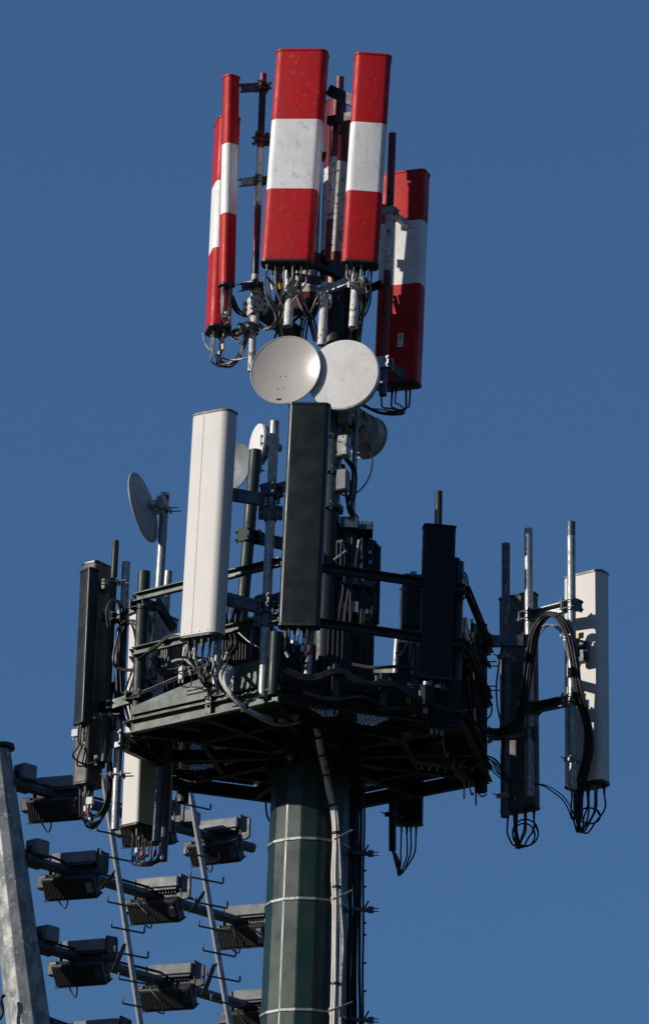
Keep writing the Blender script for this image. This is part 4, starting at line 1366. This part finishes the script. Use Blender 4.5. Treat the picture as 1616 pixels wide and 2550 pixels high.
# dark cable tray beside the pole
tr = thing('cable_tray', 'dark ladder tray packed with black cables on the shaded side of the green pole', 'cable tray', W(880, 2560, .15), None)
for k, x in enumerate((846, 853, 859, 866, 873, 881, 888, 895, 902)):
    m = MB()
    xx = x + R_.uniform(-2, 2)
    j = lambda: R_.uniform(-1.8, 1.8)
    dyk = .05 + .03 * (k % 3)
    m.sweep([W(xx + 4, 1960, dyk), W(xx + 3 + j(), 2060, dyk), W(xx + 2 + j(), 2180, dyk), W(xx + 1 + j(), 2300, dyk), W(xx + j(), 2430, dyk), W(xx + j(), 2550, dyk), W(xx - 6, 2800, dyk), W(xx - 22, 3300, dyk)],
            R_.choice([.011, .014, .01]), n=8)
    m.build('strand', 'cable' if k % 4 else 'dsteel', tr)
for x in (872, 884):
    m = MB()
    m.box(W(x, 2250, .2), r0 * .018, Vector((0, .01, 0)), Z3 * 1.5)
    m.build('side_rail', 'dsteel', tr)
for i, py in enumerate((2125, 2265, 2540)):
    c = W(900, py, .02)
    m = MB()
    m.bbox(c, (r0 - Z3 * .05).normalized() * .09, Vector((0, .015, 0)), Z3 * .018, .004)
    m.bbox(c + r0 * .08, r0 * .025, Vector((0, .02, 0)), Z3 * .028, .004)
    cl = m.build('cable_clip', 'dgalv', tr)
    m = MB()
    for s in (-1, 1):
        q = c + r0 * .09 + Z3 * .014 * s
        m.cyl(q, q + r0 * .06, .005, n=6)
    m.cyl(c + r0 * .02 - Z3 * 0.0, c + r0 * .06 + Z3 * .08, .009, n=6)
    m.build('bolt', 'dgalv', cl)
for py in (2170, 2210, 2300, 2330, 2400, 2470):
    c = W(904, py, .04)
    m = MB()
    m.cyl(c, c + r0 * .03 + Z3 * .012, .008, n=6)
    m.build('clip_bolt', 'dsteel', tr)

# ================================================================== floodlight mast
DF = 10.0
mt_, mb_ = W(-9, 1868, DF), W(72, 2550, DF)
ax = (mt_ - mb_)
k = (0 - mb_.z) / ax.z
foot = mb_ + ax * k
fm = thing('floodlight_mast', 'stout spangled zinc floodlight mast at the picture edge, leaning slightly', 'lamp mast', foot)
Lm = (mt_ - foot).length
rtop, rbot = .172, .172 + .085 * (Lm / (mt_ - mb_).length)
Zm = (mt_ - foot).normalized()
Xm = Zm.cross(Vector((0, 1, 0))).normalized()
Ym = Zm.cross(Xm)
m = MB()
m.loft([polyring(foot, rbot, 12, 15), polyring(mt_, rtop, 12, 15)])
sh = m.build('shaft', 'mast', fm, smooth=False)
mod = sh.modifiers.new('soft_edges', 'BEVEL')
mod.width = .008
mod.segments = 2
mod.limit_method = 'ANGLE'
mod.angle_limit = radians(20)
mod.harden_normals = True
sh.data.shade_smooth()
sh.data.set_sharp_from_angle(angle=radians(60))
m = MB()
m.cyl(mt_ - Zm * .01, mt_ + Zm * .035, rtop + .045, n=28)
m.cyl(mt_ + Zm * .035, mt_ + Zm * .06, rtop + .0, rtop - .03, n=28)
m.build('top_flange', 'dsteel', fm)
m = MB()
m.cyl(foot, foot + Z3 * .05, rbot + .25, n=28)
m.build('base_flange', 'dsteel', fm)
m = MB()
m.sweep([W(12, 2478, DF - .3), W(3, 2490, DF - .32), W(8, 2515, DF - .3), W(2, 2535, DF - .3), W(-15, 2545, DF - .3)], .02)
m.build('cable', 'cable', fm)

ARM_PX = [((30, 1950), (630, 2112)), ((62, 2138), (700, 2325)), ((92, 2355), (700, 2530)), ((122, 2555), (700, 2740))]
ARMS = []
ordn = ['topmost', 'second from top', 'third from top', 'lowest']
for i, ((x0, y0), (x1, y1)) in enumerate(ARM_PX):
    p = W(x0, y0, DF)
    q = H(x1, y1, p.z)
    q = p + (q - p).normalized() * min((q - p).length, 6)
    o = thing('lamp_crossarm', '%s dark octagonal crossarm reaching out from the floodlight mast' % ordn[i], 'crossarm', p, 'crossarms of the floodlight mast')
    m = MB()
    d = (q - p).normalized()
    m.cyl(p - d * .1, q, .062, n=8)
    m.build('tube', 'dgalv', o, smooth=False)
    m = MB()
    m.cyl(p - d * .02, p + d * .22, .085, n=12)
    m.build('mast_sleeve', 'dlamp', o)
    m = MB()
    m.cyl(q - d * .3, q - d * .27, .07, n=12)
    m.build('end_collar', 'dlamp', o)
    m = MB()
    pts = [p + Z3 * .1 - d * .05, p + d * .12 + Z3 * .09]
    for t in (.4, .8, 1.2, 2.0, 2.8):
        pts.append(p + d * t + Z3 * (.075 + R_.uniform(-.01, .03)) + d.cross(Z3) * .02)
    m.sweep(pts, .016)
    m.build('cable', 'cable', o)
    ARMS.append((p, d, (q - p).length))


def at_px(i, px):
    p, d, L_ = ARMS[i]
    best = None
    for k in range(600):
        c = p + d * (L_ + 1) * k / 600
        v = c - CAM
        x = CX + F * v.dot(rgt) / v.dot(fwd)
        if best is None or abs(x - px) < best[0]:
            best = (abs(x - px), c)
    return best[1]


FR = random.Random(21)


def floodlight(label, c, d):
    """two stacked finned lamp heads in a yoke, hung on the crossarm at c"""
    o = thing('floodlight', label, 'floodlight', c, 'floodlights on the crossarms')
    tw = radians(24 + FR.uniform(-5, 5))       # long axis swings its near end to the side
    la = Vector((cos(tw), -sin(tw), FR.uniform(-.02, .02))).normalized()
    bk = Vector((-sin(tw), -cos(tw), 0))
    # upper head: flat housing tilted so that its smooth flank faces us
    t = radians(3 + FR.uniform(-5, 6))
    up1 = (Z3 * cos(t) + bk * sin(t)).normalized()
    n1 = la.cross(up1).normalized()
    cu = c + Z3 * .135 + la * .12 - bk * .14
    m = MB()
    m.bbox(cu, la * .275, n1 * .17, up1 * .066, .012)
    hu = m.build('upper_head', 'lamp', o)
    m = MB()
    m.bbox(cu - up1 * .078, la * .25, n1 * .15, up1 * .018, .006)
    m.build('lens_cover', 'dlamp', hu)
    m = MB()
    for k in range(12):
        m.box(cu - up1 * .1 + la * (-.22 + k * .04) , la * .004, n1 * .12, up1 * .03)
    m.build('heat_sink', 'dlamp', hu, smooth=False)
    m = MB()
    m.bbox(cu + la * .285, la * .012, n1 * .12, up1 * .1, .006)
    m.build('end_plate', 'dlamp', hu)
    # lower head: deep finned body
    t = radians(28 + FR.uniform(-6, 7))
    up2 = (Z3 * cos(t) + bk * sin(t)).normalized()
    n2 = la.cross(up2).normalized()
    cl = c - Z3 * .18 + la * .08 - bk * .04
    m = MB()
    m.bbox(cl, la * .325, n2 * .08, up2 * .128, .012)
    hl = m.build('lower_head', 'dlamp', o)
    m = MB()
    sgn = 1 if n2.dot(bk) > 0 else -1
    for k in range(20):
        m.box(cl + n2 * sgn * .09 + la * (-.29 + k * .0305), la * .007, n2 * .018, up2 * .105)
    m.build('heat_sink', 'dlamp', hl, smooth=False)
    m = MB()
    m.bbox(cl + la * .275 + n2 * sgn * .115, la * .035, n2 * .02, up2 * FR.uniform(.04, .09), .01)
    m.build('driver_cap', FR.choice(['lamp', 'dlamp']), hl)
    m = MB()
    m.bbox(cl - up2 * .134, la * .335, n2 * .09, up2 * .008, .003)
    m.build('visor', 'dlamp', hl)
    # yoke and end hook
    m = MB()
    for s in (-1, 1):
        e = la * .31 * s + la * .1
        m.bbox(c + e - bk * .06, la * .008, bk * .03, Z3 * .2, .003)
    m.bbox(c + la * .1 - bk * .08, la * .31, bk * .02, Z3 * .03, .004)
    m.build('yoke', 'dlamp', o)
    m = MB()
    h0 = c + la * .42 - bk * .06
    m.bbox(h0 - Z3 * .03, la * .08, bk * .02, Z3 * .045, .01)
    m.bbox(h0 + la * .085 + Z3 * .06, la * .022, bk * .018, Z3 * .12, .01)
    m.build('hook_arm', 'dlamp', o)
    m = MB()
    m.bbox(c - la * .25 - Z3 * .13 + bk * .0, la * .06, bk * .06, Z3 * .08, .01)
    m.build('junction_box', 'dlamp', o)
    m = MB()
    b = cl - up2 * .12
    lo_ = FR.uniform(.02, .12)
    m.sweep([c + bk * .06, c + bk * .09 - Z3 * .1 + la * FR.uniform(-.1, .12), cl + n2 * sgn * .16 + la * -.02, b + n2 * sgn * .12 - Z3 * .02 - la * .02, b - Z3 * (.05 + lo_) - la * .1, b - Z3 * .02 - la * .2], .009)
    m.build('cable', 'cable', o)
    return o


FL = [(0, 122, 'floodlight pair hanging behind the narrow dark panels, nearest the mast top'), (0, 352, 'floodlight pair half hidden behind the lower white panel'), (0, 520, 'floodlight pair under the far platform corner, beyond the second climbing rail'),
      (1, 160, 'floodlight pair nearest the mast on the second crossarm'), (1, 370, 'floodlight pair between the two climbing rails on the second crossarm'), (1, 590, 'floodlight pair partly behind the green pole on the second crossarm'),
      (2, 185, 'floodlight pair nearest the mast on the third crossarm'), (2, 400, 'floodlight pair between the climbing rails on the third crossarm, cable loop below'), (2, 612, 'floodlight pair partly behind the green pole at the picture bottom'),
      (3, 215, 'floodlight whose top just shows at the bottom edge near the mast')]
for i, px, lab in FL:
    floodlight(lab, at_px(i, px), ARMS[i][1])
# gear boxes next to the mast
for i, (px, lab) in enumerate(((62, 'grey gear box on the topmost crossarm beside the mast'), (92, 'grey gear box on the second crossarm beside the mast'), (118, 'grey gear box on the third crossarm beside the mast'))):
    c = at_px(i, px) + Z3 * .16
    d = ARMS[i][1]
    o = thing('gear_box', lab, 'gear box', c - Z3 * .1, 'gear boxes on the crossarms')
    m = MB()
    m.bbox(c, d * .1, d.cross(Z3) * .1, Z3 * .09, .012)
    m.build('housing', 'lamp', o)
    m = MB()
    m.sweep([c - d * .1, c - d * .14 - Z3 * .02, c - d * .08 - Z3 * .12 + d.cross(Z3) * .08, c + d * .1 - Z3 * .1 + d.cross(Z3) * .08], .014)
    m.build('cable', 'cable', o)
c = at_px(0, 462) + Z3 * .14
o = thing('gear_box', 'pale gear box behind the second climbing rail on the topmost crossarm', 'gear box', c - Z3 * .08, 'gear boxes on the crossarms')
m = MB()
m.bbox(c, Vector((.14, -.06, 0)), Vector((.04, .09, 0)), Z3 * .08, .012)
m.build('housing', 'lamp', o)
m = MB()
m.bbox(c - Vector((.16, -.07, 0)), Vector((.01, 0, 0)), Vector((0, .07, 0)), Z3 * .06, .01)
m.build('end_plate', 'dlamp', o)

# climbing rails with hooked rungs
for lab, (x0, y0), (x1, y1), rys, arm_ix in (
        ('pale flat climbing rail with hooked rungs nearer the mast', (259, 1940), (350, 2550), (2080, 2142, 2258, 2320, 2382, 2448, 2508), ((1, 292, 2165, 252, 2215), (2, 312, 2350, 285, 2415))),
        ('pale flat climbing rail with hooked rungs nearer the green pole', (470, 1945), (572, 2550), (2010, 2136, 2196, 2258, 2318, 2378, 2440, 2500), ((1, 512, 2218, 475, 2272), (2, 535, 2400, 508, 2475)))):
    dy = DF - 1.2 + 1.0
    p, q = W(x1, y1, dy), W(x0, y0, dy)
    ext = p + (p - q) * .25
    o = thing('climbing_rail', lab, 'ladder', ext, 'climbing rails hung from the crossarms')
    d = (q - p).normalized()
    sd = Vector((1, 0, 0))
    m = MB()
    sdx = (Vector((.8, .6, 0)) - d * Vector((.8, .6, 0)).dot(d)).normalized()
    m.bbox((ext + q) / 2, sdx * .03, d.cross(sdx) * .022, d * ((q - ext).length / 2), .004)
    m.build('rail', 'galv', o)
    ra = Vector((.82, .57, 0)).normalized()      # rungs run back and to the side like the crossarms
    for y in rys:
        t = (y1 - y) / (y1 - y0)
        c = p.lerp(q, t) + Vector((0, -.03, 0))
        m = MB()
        a, b = c - ra * .2, c + ra * .24
        m.sweep([a + Z3 * .07, a + Z3 * .065, a + Z3 * .015, a + ra * .02, a + ra * .06, c, b - ra * .06, b - ra * .02, b + Z3 * .015, b + Z3 * .065, b + Z3 * .07], .0115, n=8, sub=3)
        m.build('rung', 'dgalv', o)
    for _, ax_, ay_, bx_, by_ in arm_ix:
        m = MB()
        a, b = W(ax_, ay_, dy - .02), W(bx_, by_, dy + .1)
        dd = (b - a).normalized()
        m.bbox((a + b) / 2, Vector((.03, 0, .01)), Vector((0, .006, 0)), (b - a) / 2, .003)
        m.build('stay', 'dgalv', o)
